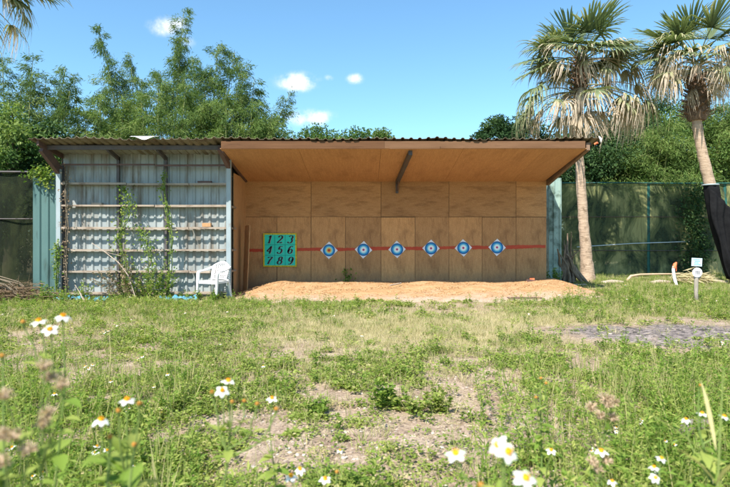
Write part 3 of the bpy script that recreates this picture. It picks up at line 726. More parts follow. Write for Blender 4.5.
b.box((0, -0.235, 0.385), (0.46, 0.02, 0.05), 'white_plastic'); b.build('seat_apron', ch)

# ------------------------------------------------------------------ teal side panels
def ribbed_panel(name, px0, px1, Y, ztop, mat, label, period):
    x0, x1 = WX(px0, Y), WX(px1, Y); b = MB()
    corr(b, 0, x1 - x0, lambda x: (x, 0, -0.1), lambda x: (x, 0, ztop), mat, period, 0.03, 0.25, (0, -1, 0), 1)
    b.add([(0, 0, -0.1), (0, 0.22, -0.1), (0, 0.22, ztop), (0, 0, ztop)], [[0, 1, 2, 3]], mat)
    o = b.build(name, None, (x0, Y, 0)); solid(o, 0.004); return tag(o, label, 'metal panel')
ribbed_panel('metal_panel', 33, 57.5, 13.2, WZ(173, 13.2), 'teal_metal', 'tall teal ribbed metal panel at the left end of the shed', 0.20)
ribbed_panel('metal_panel', 549, 561.5, 15.7, WZ(178, 15.7), 'pale_teal_metal', 'pale green ribbed metal panel at the right end of the shed', 0.17)

# ------------------------------------------------------------------ fences
YF = 19.5
fr = thing('net_fence', 'tall green shade net fence to the right of the shed with teal posts', 'fence', (WX(556, YF), YF, 0))
fx0 = WX(556, YF); 
def netfn(x0, x1, z0, z1, amp, sd):
    def fn(u, v):
        x = x0 + (x1 - x0) * u; z = z0 + (z1 - z0) * v
        return (x, amp * math.sin(x * 2.6 + sd) * math.sin(v * 3.14) + amp * 0.6 * math.sin(x * 6.3 + z * 2 + sd), z + 0.02 * math.sin(x * 3 + sd) * (v > 0.99))
    return fn
cuts = [0, 3.24, 5.9, 8.6]
for k in range(3):
    b = MB(); b.grid(netfn(cuts[k] + 0.03, cuts[k + 1] - 0.03, 0.0, 3.3, 0.02, k * 2.1), 30, 24, 'net'); b.build('net_panel', fr)
for xk in (0, 3.24, 5.9, 8.6):
    b = MB(); b.box((xk, 0.03, 1.65), (0.12 if xk else 0.05, 0.05, 3.32), 'teal_paint'); b.build('post', fr)
b = MB(); b.tube([(0, -0.04, 3.31), (2, -0.04, 3.32), (4, -0.04, 3.30), (8.6, -0.04, 3.31)], 0.025, 'teal_paint', 6); b.build('top_rail', fr)
b = MB(); b.tube([(0, -0.05, 2.13), (3, -0.05, 2.14), (8.6, -0.05, 2.10)], 0.011, 'rust_steel', 5); b.build('wire', fr)
b = MB(); b.tube([(0.7, -0.07, WZ(247, YF)), (2.6, -0.07, WZ(243.5, YF)), (4.6, -0.07, WZ(241.5, YF))], 0.016, 'pale_pipe', 6); b.build('pipe', fr)
b = MB(); b.tube([(0, -0.05, 0.98), (3, -0.05, 0.96), (8.6, -0.05, 0.96)], 0.013, 'dark_steel', 5); b.build('wire', fr)
fl = thing('net_fence', 'dark shade net fence behind the teal panel at the left edge', 'fence', (-11.5, 14.7, 0))
b = MB(); b.grid(netfn(0, 4.1, 0, 3.15, 0.03, 1), 24, 20, 'net_dark'); b.build('net_panel', fl)
b = MB(); b.tube([(0, -0.04, 3.15), (4.1, -0.04, 3.12)], 0.025, 'dark_steel', 6); b.build('top_rail', fl)
b = MB(); b.tube([(0, -0.05, 1.9), (4.1, -0.05, 1.9)], 0.016, 'dark_steel', 6); b.build('wire', fl)
for xk in (0.0, 1.9, 4.1):
    b = MB(); b.box((xk, 0.04, 1.57), (0.06, 0.05, 3.16), 'dark_steel'); b.build('post', fl)

# ------------------------------------------------------------------ palms
def frond_mesh(name, elev, plen, blen, sag, droop, dry0, dry1, nseg=38, fan=115, kink=0.7, seed=0):
    r = random.Random(seed); mb = MB()
    d = Vector((math.cos(R(elev)), 0, math.sin(R(elev)))); p = Vector((0, 0, 0)); pts = [p.copy()]; n = 8
    for i in range(n):
        p = p + d * plen / n; d = (d + Vector((0, 0, -sag / n))).normalized(); pts.append(p.copy())
    mb.tube(pts, [0.022 - 0.012 * i / n for i in range(n + 1)], 'frond', 5, dry=min(1, dry0 + 0.28))
    side = Vector((0, 1, 0)); hub = p
    for k in range(nseg):
        a = R(-fan + 2 * fan * (k + 0.5) / nseg + r.uniform(-2, 2))
        dd = (d * math.cos(a) + side * math.sin(a) + Vector((0, 0, 0.10))).normalized()
        L = blen * (0.72 + 0.28 * math.cos(a * 0.8)) * r.uniform(0.85, 1.05); ns = 6
        ns = 8; q = hub.copy(); V = []; dr = []; kt = max(0.12, kink + r.uniform(-.16, .16)); broken = r.random()
        if broken < 0.15: kt *= 0.6
        hang = min(1.0, droop * r.uniform(0.6, 1.5)); L *= r.uniform(0.8, 1.15) if dry1 > .5 else 1
        for i in range(ns + 1):
            t = i / ns
            lat = dd.cross(Vector((0, 0, 1)))
            if lat.length < 0.25: lat = side * math.cos(a) - d * math.sin(a)
            lat = lat.normalized(); nrm = lat.cross(dd)
            w = ((0.024 if dry1 < .7 else 0.030) * min(1, 0.25 + t * 1.9) * (1 - min(1, max(0, t - kt) * 2.0) * 0.80) + 0.002) * blen * (1 if t < 0.99 else 0.3)
            V += [tuple(q + lat * w), tuple(q + nrm * w * 0.35), tuple(q - lat * w)]
            dv = dry0 + (dry1 - dry0) * max(0, (t - kt * 0.8) / (1 - kt * 0.8)) ** 0.7 + r.uniform(-0.04, 0.04) + (0.3 if broken < 0.15 and t > kt else 0)
            dr += [min(1, max(0, dv))] * 3
            q = q + dd * L / ns
            jt = 0.03 + 0.08 * dry1 * (t > kt); g = 0.05 * droop if t < kt - 1 / ns else 0.9 * hang
            dd = (dd + Vector((r.uniform(-jt, jt), r.uniform(-jt, jt), -g))).normalized()
        f = []
        for i in range(ns):
            for c in (0, 1): f.append([3 * i + c, 3 * i + c + 1, 3 * i + c + 4, 3 * i + c + 3])
        mb.add(V, f, 'frond', False, dry=np.array(dr))
    return mb.mesh(name)
FR = {
 'up': [frond_mesh('frond', 72, 0.60, 0.98, 0.5, 0.12, 0.0, 0.12, 32, 105, 0.8, seed=1), frond_mesh('frond', 58, 0.72, 0.98, 0.6, 0.2, 0.02, 0.3, 32, 105, 0.7, seed=2)],
 'mid': [frond_mesh('frond', 42, 0.85, 0.95, 0.7, 0.35, 0.03, 0.6, 30, 105, 0.6, seed=3), frond_mesh('frond', 33, 0.9, 0.95, 0.8, 0.7, 0.05, 0.95, 30, 100, 0.5, seed=4), frond_mesh('frond', 26, 0.95, 0.92, 0.7, 0.25, 0.02, 0.25, 30, 105, 0.7, seed=5)],
 'low': [frond_mesh('frond', 8, 1.35, 1.0, 0.9, 0.9, 0.10, 0.95, 26, 95, 0.30, seed=6), frond_mesh('frond', 0, 1.4, 1.05, 0.7, 1.0, 0.2, 1.0, 24, 90, 0.25, seed=7), frond_mesh('frond', 14, 1.75, 1.1, 1.1, 0.9, 0.06, 0.5, 26, 95, 0.3, seed=8)],
 'dead': [frond_mesh('dead_frond', 10, 1.1, 1.15, 1.2, 1.0, 0.7, 1.0, 22, 85, 0.2, seed=9), frond_mesh('dead_frond', -20, 0.9, 1.15, 1.2, 1.0, 0.78, 1.0, 20, 80, 0.2, seed=10), frond_mesh('dead_frond', -55, 0.6, 1.1, 1.0, 1.0, 0.75, 0.95, 20, 80, 0.2, seed=12), frond_mesh('dead_frond', 24, 1.2, 1.0, 1.2, 1.0, 0.5, 1.0, 22, 80, 0.2, seed=13)],
}
def palm(name, label, path, rads, crown, fronds, boot, axis_tilt=0):
    base = Vector(path[0]); t = thing(name, label, 'palm tree', base)
    # trunk with ring scars
    mb = MB(); pts = []; rr = []; n = 46
    P = [Vector(p) - base for p in path]
    for i in range(n + 1):
        u = i / n * (len(P) - 1); k = min(int(u), len(P) - 2); w = u - k
        p0 = P[max(k - 1, 0)]; p1 = P[k]; p2 = P[k + 1]; p3 = P[min(k + 2, len(P) - 1)]
        q = 0.5 * ((2 * p1) + (p2 - p0) * w + (2 * p0 - 5 * p1 + 4 * p2 - p3) * w * w + (3 * p1 - p0 - 3 * p2 + p3) * w ** 3)
        pts.append(q + Vector((random.uniform(-.008, .008), random.uniform(-.008, .008), 0)))
        rr.append((rads[k] + (rads[k + 1] - rads[k]) * w) * (1.0 + random.uniform(-0.05, 0.06) + (0.05 if i % 2 else 0)))
    pts[0].z -= 0.1
    mb.tube(pts, rr, 'palm_trunk', 12); mb.build('trunk', t)
    c = Vector(crown) - base
    # fibrous old leaf bases under the crown
    mb = MB(); z0, z1, r0, r1 = boot
    for k in range(90):
        a = k * 2.4; u = (k / 90); z = z0 + (z1 - z0) * u; rad = r0 + (r1 - r0) * u
        zc = z - base.z; ax = c.x + (P[-2].x - c.x) * max(0, min(1, (crown[2] - z) / max(0.1, crown[2] - path[-2][2])))
        ay = c.y
        d = Vector((math.cos(a), math.sin(a), 0.35 + 0.5 * u)).normalized()
        p = Vector((ax, ay, zc)) + Vector((math.cos(a), math.sin(a), 0)) * rad * 0.55
        mb.beam(p, p + d * rad * random.uniform(0.5, 0.95), 0.07, 0.025, 'palm_fibre')
    mb.tube([(c.x, c.y, z0 - base.z - 0.1), (c.x, c.y, z0 - base.z + 0.1), (c.x, c.y, z1 - base.z)], [r0 * 0.6, r0 * 0.85, r1 * 0.7], 'palm_fibre', 10)
    n = 260; a = rng.random(n) * 6.283; u = rng.random(n); zz_ = z0 + (z1 - z0) * u - base.z; rad = (r0 + (r1 - r0) * u) * 0.9
    mb.leaves(np.stack([c.x + np.cos(a) * rad, c.y + np.sin(a) * rad, zz_], 1), np.stack([np.cos(a) * .4, np.sin(a) * .4, -1 + 0 * a], 1) + rng.normal(size=(n, 3)) * .3, 0.22, 0.012, 'dry_leaf', rng.random(n) * 0.5)
    mb.build('leaf_bases', t)
    for (kind, az, dz, sc) in fronds:
        me = random.choice(FR[kind]) if not isinstance(kind, tuple) else FR[kind[0]][kind[1]]
        o = inst('dead_frond' if (kind if isinstance(kind, str) else kind[0]) == 'dead' else 'frond', me, t, c + Vector((0.08 * math.cos(R(az)), 0.08 * math.sin(R(az)), dz)), R(az), sc)
        o.rotation_euler = (random.uniform(-.35, .35), random.uniform(-.22, .22), R(az))
    return t
def ring(kind, n, dz0, dz1, sc, a0, j=14):
    return [(kind, a0 + 360 * k / n + random.uniform(-j, j), random.uniform(dz0, dz1), sc * random.uniform(0.9, 1.1)) for k in range(n)]
# palm behind the right end of the shed
Yp = 16.6
pc = WP(580, 68, Yp)
palm('fan_palm', 'fan palm rising behind the right end of the roof, skirted with dead fronds',
     [WP(588, 279, Yp), WP(584.5, 235, Yp), WP(580, 170, Yp), WP(577, 120, Yp), pc],
     [0.21, 0.145, 0.125, 0.13, 0.12], pc,
     ring('up', 7, 0.15, 0.4, 1.05, 10) + ring('mid', 9, 0.0, 0.35, 1.0, 30) + ring(('mid', 2), 6, 0.1, 0.35, 1.0, 50) + ring(('mid', 1), 7, -0.1, 0.25, 0.95, 0) + ring(('dead', 3), 6, -0.1, 0.25, 0.8, 5)
     + ring('low', 7, -0.85, -0.5, 1.0, 0) + [(('mid', 2), 178, 0.15, 1.15), (('mid', 2), 192, -0.05, 1.2), (('mid', 0), 160, 0.3, 1.1), (('mid', 2), 12, 0.1, 1.15), (('dead', 3), 2, 0.2, 1.15), (('dead', 3), 350, 0.1, 1.2), (('low', 2), 182, -0.75, 1.0), (('low', 2), 205, -0.8, 1.0), (('low', 0), 160, -0.7, 1.0), (('low', 2), 345, -0.7, 1.05), (('low', 0), 20, -0.75, 1.05), (('low', 1), 230, -0.75, 1.0), (('low', 0), 312, -0.7, 1.0)]
     + ring(('dead', 0), 5, -0.95, -0.7, 1.0, 20) + [(('dead', 2), a, -0.95 + 0.1 * (a % 3), 0.9) for a in (255, 285, 90, 225, 20, 310)] + ring(('dead', 1), 5, -0.25, 0.0, 0.8, 45) + ring(('low', 1), 5, -0.1, 0.15, 0.75, 15) + [(('dead', 3), a, -0.75, 1.25) for a in (345, 355, 10, 22, 330)],
     (WZ(98, Yp), WZ(55, Yp), 0.24, 0.2))
# right palm
Yq = 15.6
qc = WP(697, 66, Yq)
palm('fan_palm', 'fan palm at the right edge, its leaning trunk wrapped in black cloth below',
     [WP(738, 281, Yq), WP(727, 240, Yq), WP(713, 195, Yq), WP(700, 142, Yq), WP(696, 105, Yq), qc],
     [0.20, 0.16, 0.145, 0.13, 0.125, 0.12], qc,
     ring('up', 7, 0.15, 0.4, 1.05, 40) + ring('mid', 9, -0.05, 0.25, 1.0, 12) + ring(('mid', 1), 7, -0.3, 0.1, 0.95, 30) + ring('low', 6, -0.35, -0.1, 0.75, 25) + [(('up', 0), 150, 0.2, 1.1), (('mid', 2), 170, 0.2, 1.0)]
     + ring('dead', 4, -0.5, -0.3, 0.7, 0) + [(('dead', 3), a, -0.05, 0.72) for a in (180, 210, 240, 270, 300, 330, 0, 30, 60, 120)] + ring(('dead', 3), 7, 0.1, 0.35, 0.8, 15) + ring(('low', 1), 5, -0.2, 0.1, 0.8, 50),
     (WZ(117, Yq), WZ(76, Yq), 0.36, 0.22))
# palm beyond the left edge whose fronds hang into the frame
Yl = 12.2
lc = Vector((WX(-44, Yl), Yl, WZ(-14, Yl)))
palm('fan_palm', 'dark palm fronds hanging in at the top left corner', [(lc.x - 0.3, Yl, 0), (lc.x - 0.2, Yl, 2.5), (lc.x - 0.05, Yl, 5), lc], [0.22, 0.15, 0.14, 0.13], lc,
     [(('mid', 0), 22, 0.0, 1.3), (('mid', 2), 352, -0.1, 1.3), (('low', 2), 8, 0.15, 0.8), (('mid', 0), 8, 0.1, 1.25), (('mid', 2), 335, 0.0, 1.2), (('mid', 1), 40, 0.15, 0.95), (('low', 2), 355, -0.1, 0.72), (('up', 1), 350, 0.15, 1.1)] + ring('mid', 6, 0, 0.2, 1, 90) + ring('low', 5, -0.3, 0, 0.9, 120),
     (lc.z - 0.5, lc.z, 0.25, 0.2))

# the black cloth round the right trunk
b = MB()
def cloth(u, v):
    # u across from the trunk to the right, v down
    top = Vector((WX(709, 15.35), 15.35, WZ(186, 15.35))); topr = Vector((WX(765, 15.3), 15.25, WZ(236, 15.3)))
    bot = Vector((WX(731, 15.3), 15.28, WZ(279, 15.3))); botr = Vector((WX(772, 15.2), 15.15, WZ(283, 15.2)))
    a = top.lerp(topr, u); a.z -= 0.10 * math.sin(math.pi * min(1, u * 1.05)) ** 0.8
    c = bot.lerp(botr, u); p = a.lerp(c, v)
    p.x -= 0.12 * math.sin(math.pi * v) * (1 - u)
    p.y += 0.06 * math.sin(u * 19 + v * 3 + 2 * math.sin(v * 4)) * (0.3 + 0.7 * v) + 0.03 * math.sin(u * 47 + v * 7); p.x += 0.02 * math.sin(v * 13 + u * 8)
    return p
b.grid(cloth, 60, 30, 'black_cloth'); 
def wrap(u, v):
    a = 2 * math.pi * u; P0 = WP(711, 185, Yq); P1 = WP(737, 279, Yq); p = P0.lerp(P1, v); p.x -= 0.09 * math.sin(math.pi * v)
    rad = 0.185 + 0.06 * v + 0.015 * math.sin(a * 5 + v * 6); return p + Vector((math.cos(a) * rad, math.sin(a) * rad, 0.0))
b.grid(wrap, 30, 20, 'black_cloth')
P0 = WP(710.5, 185, Yq); b.tube([P0 + Vector((0.2 * math.cos(t * 0.5236), 0.2 * math.sin(t * 0.5236), 0)) for t in range(13)], 0.02, 'post_steel', 5)
tag(solid(b.build('black_cloth'), 0.004), 'black shade cloth draped from the leaning palm trunk at the right edge', 'cloth')

# ------------------------------------------------------------------ trees and bamboo
def broad_tree(name, label, x, y, ztop, rad, mat, cat='tree', lf=0.17, nclump=60, dens=150, zlow=1.0, group=None, flat_=0.8, trunk_mat='bark', kids=True):
    t = thing(name, label, cat, (x, y, 0), 0, group)
    H = ztop; cz = (H + zlow) / 2; rz_ = (H - zlow) / 2
    mb = MB()
    mb.tube([(0, 0, -0.1), (0.1, 0, H * 0.3), (0.05, 0.1, H * 0.55), (0, 0, H * 0.8)], [0.2, 0.15, 0.1, 0.03], trunk_mat, 8)
    cl = []
    for k in range(nclump):
        a = k * 2.39996; u = random.uniform(-1, 1)
        rr = math.sqrt(max(0, 1 - u * u)) * random.uniform(0.35, 1.02)
        c = Vector((math.cos(a) * rr * rad, math.sin(a) * rr * rad, cz + u * rz_ * random.uniform(0.75, 1.0)))
        cl.append((c, random.uniform(0.28, 0.62) * rad * 0.55))
        if k % 3 == 0: mb.tube([(0.05, 0.05, max(0.4, c.z * 0.55)), tuple(c * 0.6 + Vector((0, 0, c.z * 0.3))), tuple(c)], [0.06, 0.035, 0.012], trunk_mat, 5)
    mb.build('trunk', t)
    mb = MB(); P = []; D = []; Rn = []
    for c, r_ in cl:
        n = int(dens * (0.6 + r_ / rad * 2))
        p = rng.normal(size=(n, 3)); p /= np.linalg.norm(p, axis=1, keepdims=True)
        p = p * (rng.random((n, 1)) ** 0.45) * r_ * np.array([1, 1, flat_])
        P.append(p + np.array(c)); d = p / r_ + rng.normal(size=(n, 3)) * 0.6; d[:, 2] -= 0.25; D.append(d)
        Rn.append(np.clip(rng.normal(0.42 + random.uniform(-.34, .38), 0.17, n), 0, 1))
    P = np.concatenate(P); D = np.concatenate(D); Rn = np.concatenate(Rn); n = len(P)
    mb.leaves(P, D, rng.uniform(0.7, 1.3, n) * lf, rng.uniform(0.4, 0.6, n) * lf, mat, Rn)
    mb.build('crown', t)
    return t
def bamboo(label, x, y, culms, mat, lf=0.17, dens=1.0, cat='bamboo'):
    """culms: list of (dx, dy, height, lean x, lean y, plume width)"""
    t = thing('bamboo_clump', label, cat, (x, y, 0))
    mb = MB(); P = []; D = []; Rn = []
    for (dx, dy, h, lx, ly, pw) in culms:
        n = 14; pts = []
        for i in range(n + 1):
            u = i / n
            pts.append(Vector((dx + lx * u ** 2.2, dy + ly * u ** 2.2, h * u * 1.035 - 0.1)))
        mb.tube(pts, [0.05 * (1 - 0.9 * i / n) + 0.004 for i in range(n + 1)], 'culm', 6)
        nb = int(h * 7 * dens)
        for k in range(nb):
            u = 0.22 + 0.78 * (k + random.random()) / nb
            i = min(int(u * n), n - 1); p = pts[i].lerp(pts[i + 1], u * n - i)
            a = random.random() * 6.283; bl = pw * (0.35 + 0.75 * math.sin(math.pi * min(1, (u - 0.18) / 0.82 * 0.9 + 0.08))) * random.uniform(0.5, 1.1)
            e = p + Vector((math.cos(a) * bl, math.sin(a) * bl, bl * random.uniform(-0.1, 0.45)))
            mid = p.lerp(e, 0.55) + Vector((0, 0, 0.12 * bl)); e.z -= 0.15 * bl
            if k % 2 == 0: mb.tube([p, mid, e], [0.012, 0.008, 0.003], 'culm', 3, cap=False)
            m_ = int(95 * (0.5 + bl)); w = rng.random((m_, 1)) ** 0.7
            q = (1 - w) ** 2 * np.array(p) + 2 * w * (1 - w) * np.array(mid) + w ** 2 * np.array(e) + rng.normal(size=(m_, 3)) * 0.09 * (0.5 + bl)
            d = np.array((e - p).normalized()) * 0.7 + rng.normal(size=(m_, 3)) * 0.45; d[:, 2] -= 0.55
            P.append(q); D.append(d); Rn.append(np.clip(rng.normal(0.4 + random.uniform(-.25, .3), 0.18, m_), 0, 1))
    mb.build('culms', t)
    mb = MB(); P = np.concatenate(P); D = np.concatenate(D); Rn = np.concatenate(Rn); n = len(P)
    mb.leaves(P, D, rng.uniform(0.7, 1.25, n) * lf, rng.uniform(0.75, 1.2, n) * lf * 0.15, mat, Rn); mb.build('foliage', t)
    return t
def culm_set(n, spread, h0, h1, lean, pw):
    out = []
    for k in range(n):
        a = random.random() * 6.283
        out.append((random.uniform(-spread, spread), random.uniform(-spread, spread) * 0.6, random.uniform(h0, h1), random.uniform(-lean, lean), random.uniform(-lean, lean) * 0.6, pw * random.uniform(0.8, 1.2)))
    return out
def zt_(py, Y): return WZ(py, Y)
Yb = 23.0
bamboo('tall plume of bamboo leaning left above the shelves', WX(128, Yb), Yb,
       [(0, 0, zt_(32, Yb), WX(98, Yb) - WX(128, Yb), 0, 0.8), (0.3, .4, zt_(55, Yb), -0.5, 0.3, 0.8), (-.3, .2, zt_(75, Yb), -0.3, 0, 0.9), (0.5, -.3, zt_(85, Yb), 0.2, 0, 0.9), (-.6, .1, zt_(98, Yb), -0.6, 0, 0.8)], 'bamboo_leaf')
Yb = 24.0
bamboo('tallest bamboo plume, bending right at its tip behind the shelved bay', WX(172, Yb), Yb,
       [(0, 0, zt_(16, Yb), WX(184, Yb) - WX(172, Yb), 0, 0.75), (-.2, .3, zt_(40, Yb), 0.3, 0, 0.8), (0.3, .2, zt_(60, Yb), 0.2, 0, 0.8), (-.4, 0, zt_(75, Yb), -0.1, 0, 0.9)], 'bamboo_leaf')
Yb = 22.0
bamboo('broad dark bamboo clump right of the tallest plume', WX(208, Yb), Yb,
       [(0, 0, zt_(50, Yb), 0.4, 0, 1.0), (0.3, 0.2, zt_(55, Yb), 0.7, 0, 1.0), (-.4, .3, zt_(62, Yb), -0.3, 0, 1.0), (.5, -.2, zt_(72, Yb), 0.9, 0, 1.0), (-.2, -.3, zt_(82, Yb), 0.2, 0, 1.1), (0.6, 0.4, zt_(90, Yb), 1.2, 0, 0.9)], 'bamboo_leaf', dens=1.2)
Yb = 22.5
bamboo('thin bamboo clump bending right over the middle of the roof', WX(240, Yb), Yb,
       [(0, 0, zt_(82, Yb), 0.6, 0, 0.9), (.4, .2, zt_(95, Yb), 1.6, 0, 0.7), (.2, -.2, zt_(108, Yb), 0.6, 0, 1.0), (-.3, .3, zt_(100, Yb), 0, 0, 1.0), (0.5, 0, zt_(112, Yb), 1.2, 0, 0.9)], 'bamboo_leaf', dens=0.8)
Yb = 20.5
bamboo('bright green low bamboo clump behind the shelves', WX(158, Yb), Yb,
       [(dx, 0.2 * k, zt_(82 + 6 * k, Yb), dx * 0.6, 0, 0.95) for k, dx in enumerate((0, 0.6, -.5, 1.0, -.9))], 'bamboo_light', dens=1.1)
Yb = 20.8
bamboo('low light green bamboo between the leaning plume and the left tree', WX(100, Yb), Yb, [(dx, 0.2 * k, zt_(100 + 5 * k, Yb), dx * 0.6, 0, 0.9) for k, dx in enumerate((0, 0.5, -.5, .9))], 'bamboo_light', dens=1.0)
Yb = 20.6
bamboo('low light green bamboo above the right post of the shelves', WX(226, Yb), Yb, [(dx, 0.2 * k, zt_(96 + 6 * k, Yb), dx * 0.6, 0, 0.9) for k, dx in enumerate((0, 0.6, -.6, 1.0))], 'bamboo_light', dens=1.0)
Yb = 22.0
bamboo('slim bamboo stand between the left tree and the leaning plume', WX(82, Yb), Yb,
       [(0, 0, zt_(84, Yb), -0.3, 0, 0.6), (-.4, 0.1, zt_(92, Yb), -0.6, 0, 0.5), (0.4, 0, zt_(108, Yb), 0.1, 0, 0.7), (0.8, .2, zt_(112, Yb), 0.4, 0, 0.6)], 'bamboo_leaf', dens=0.75)
Yb = 21.0
bamboo('feathery bamboo mass at the left edge of the sky', WX(25, Yb), Yb,
       [(dx, 0.2 * (k % 3), zt_(py, Yb), lx, 0, 1.0) for k, (dx, py, lx) in enumerate(((0, 62, .3), (-.8, 56, -.2), (.6, 70, .7), (-1.4, 64, -.5), (.2, 80, .5), (-.5, 84, .1), (.9, 95, .8)))], 'bamboo_leaf', dens=1.0)
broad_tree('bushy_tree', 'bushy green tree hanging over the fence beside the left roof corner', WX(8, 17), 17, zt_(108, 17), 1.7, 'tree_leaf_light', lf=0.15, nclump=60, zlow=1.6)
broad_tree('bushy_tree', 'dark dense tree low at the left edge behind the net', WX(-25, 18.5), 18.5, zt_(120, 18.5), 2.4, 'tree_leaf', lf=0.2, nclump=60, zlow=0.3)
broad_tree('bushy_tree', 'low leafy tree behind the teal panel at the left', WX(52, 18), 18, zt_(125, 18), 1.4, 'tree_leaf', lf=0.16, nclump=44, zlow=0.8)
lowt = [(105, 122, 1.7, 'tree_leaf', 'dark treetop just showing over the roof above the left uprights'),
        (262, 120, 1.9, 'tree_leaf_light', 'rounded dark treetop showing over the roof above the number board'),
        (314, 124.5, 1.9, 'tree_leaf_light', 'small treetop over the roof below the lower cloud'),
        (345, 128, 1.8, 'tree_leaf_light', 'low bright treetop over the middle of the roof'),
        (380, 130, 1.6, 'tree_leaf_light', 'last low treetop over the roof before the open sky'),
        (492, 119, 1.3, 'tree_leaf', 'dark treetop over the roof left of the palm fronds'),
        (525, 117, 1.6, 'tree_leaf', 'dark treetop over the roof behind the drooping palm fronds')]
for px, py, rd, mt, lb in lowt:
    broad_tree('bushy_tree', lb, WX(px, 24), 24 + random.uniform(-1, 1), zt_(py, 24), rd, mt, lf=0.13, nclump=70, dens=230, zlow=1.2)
b = MB()
for (dx, h, lx) in ((0, 1.9, 0.5), (0.25, 2.0, 0.9), (0.5, 1.7, 0.7)):
    b.tube([(dx, 0, 4.2), (dx + 0.02, 0, 4.2 + h * 0.6), (dx + lx * 0.4, 0, 4.2 + h * 0.93), (dx + lx, 0, 4.2 + h * 0.85)], [0.015, 0.012, 0.009, 0.004], 'culm', 4)
b.tube([(0.2, 0, -0.1), (0.2, 0, 4.25)], [0.05, 0.03], 'culm', 5)
tag(b.build('bare_shoots', None, (WX(363, 24), 24.3, 0)), 'thin bare bamboo shoots arching above the middle of the roof', 'shoots')
rt = [(600, 118, 2.2, 'tree_leaf', 22.3, 'dark glossy tree behind the fence next to the left palm trunk'),
      (635, 112, 2.3, 'tree_leaf', 23, 'dark tree behind the fence between the two palms'),
      (622, 150, 1.6, 'tree_leaf_light', 21.6, 'leafy shrubby tree peeping over the net between the palms'),
      (665, 118, 1.9, 'bamboo_light', 20.9, 'light green feathery bamboo behind the fence left of the right palm'),
      (700, 105, 2.2, 'tree_leaf_light', 22, 'bright green tree behind the right palm trunk'),
      (735, 98, 2.4, 'bamboo_light', 20.9, 'bright feathery bamboo at the right edge above the black cloth'),
      (680, 150, 1.8, 'tree_leaf_light', 21.7, 'low bright shrub tree over the net left of the leaning trunk'),
      (728, 145, 1.6, 'tree_leaf', 21.8, 'dark shrub tree at the right edge behind the black cloth'),
      (570, 130, 1.6, 'tree_leaf', 22.5, 'dark tree behind the roof corner and the palm skirt'),
      (655, 95, 2.0, 'tree_leaf', 26, 'farther dark tree rising behind the space between the palms'),
      (780, 85, 3.0, 'tree_leaf_light', 24, 'tall tree mostly beyond the right edge')]
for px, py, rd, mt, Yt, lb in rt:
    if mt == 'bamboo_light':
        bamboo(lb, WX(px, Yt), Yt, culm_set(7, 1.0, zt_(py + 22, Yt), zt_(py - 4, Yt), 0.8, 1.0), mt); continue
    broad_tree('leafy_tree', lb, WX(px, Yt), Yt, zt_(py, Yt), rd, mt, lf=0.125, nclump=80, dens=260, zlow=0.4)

# ------------------------------------------------------------------ vines and shrubs round the shed
def vine(label, path, width, n, mat, lf=0.07, cat='vine', name='climbing_vine', stemmat='stem'):
    base = Vector(path[0]); t = thing(name, label, cat, base)
    P = [Vector(p) - base for p in path]
    mb = MB(); A = []; D = []
    for s in range(5):
        pts = [p + Vector((random.gauss(0, width * 0.3), random.gauss(0, 0.02), 0)) for p in P]
        mb.tube(pts, [0.008] * len(pts), 'bark' if stemmat == 'bark' else 'stem', 4)
        for k in range(n // 5):
            u = random.random() ** 0.9 * (len(P) - 1); i = min(int(u), len(P) - 2); q = pts[i].lerp(pts[i + 1], u - i)
            A.append((q.x + random.gauss(0, width * 0.5), q.y + random.gauss(-0.02, 0.04), q.z + random.gauss(0, 0.07)))
            D.append((random.gauss(0, 1), random.gauss(-0.6, 0.5), random.gauss(-0.4, 0.6)))
    mb.build('stems', t); mb = MB(); m_ = len(A)
    mb.leaves(np.array(A), np.array(D), rng.uniform(0.7, 1.3, m_) * lf, rng.uniform(0.5, 0.75, m_) * lf, mat); mb.build('leaves', t)
    return t
yv = 12.95
vine('leafy green vine climbing the shelves left of centre', [WP(122, 296, yv), WP(124, 262, yv), WP(119, 240, yv), WP(126, 215, yv), WP(130, 200, yv), WP(121, 186, yv)], 0.22, 290, 'weed')
vine('short vine on the shelves between the two uprights', [WP(147, 296, yv), WP(152, 265, yv), WP(146, 240, yv), WP(138, 226, yv)], 0.2, 160, 'weed')
vine('thin vine climbing the right upright of the shelves', [WP(168, 296, yv), WP(170, 262, yv), WP(172, 240, yv), WP(167, 215, yv), WP(163, 190, yv), WP(164, 172, yv)], 0.12, 130, 'weed')
vine('drying vine beside the left post of the shelves', [WP(68, 298, yv), WP(66, 262, yv), WP(67, 225, yv), WP(66, 195, yv), WP(65, 165, yv)], 0.12, 190, 'dry_leaf', 0.05, stemmat='bark')
vine('small vine clinging to the outside of the left post', [WP(56, 296, yv), WP(57, 270, yv), WP(58, 252, yv), WP(55, 243, yv)], 0.12, 130, 'weed')
vine('dark ivy hanging on the net fence left of the black cloth', [WP(695, 278, 19.3), WP(700, 245, 19.3), WP(694, 215, 19.3), WP(700, 186, 19.3)], 0.5, 1500, 'tree_leaf', 0.11)
vine('creeper trailing over the top of the teal panel', [WP(28, 176, 13.1), WP(38, 171, 13.1), WP(48, 172, 13.1), WP(46, 186, 13.1)], 0.18, 260, 'weed', 0.08)

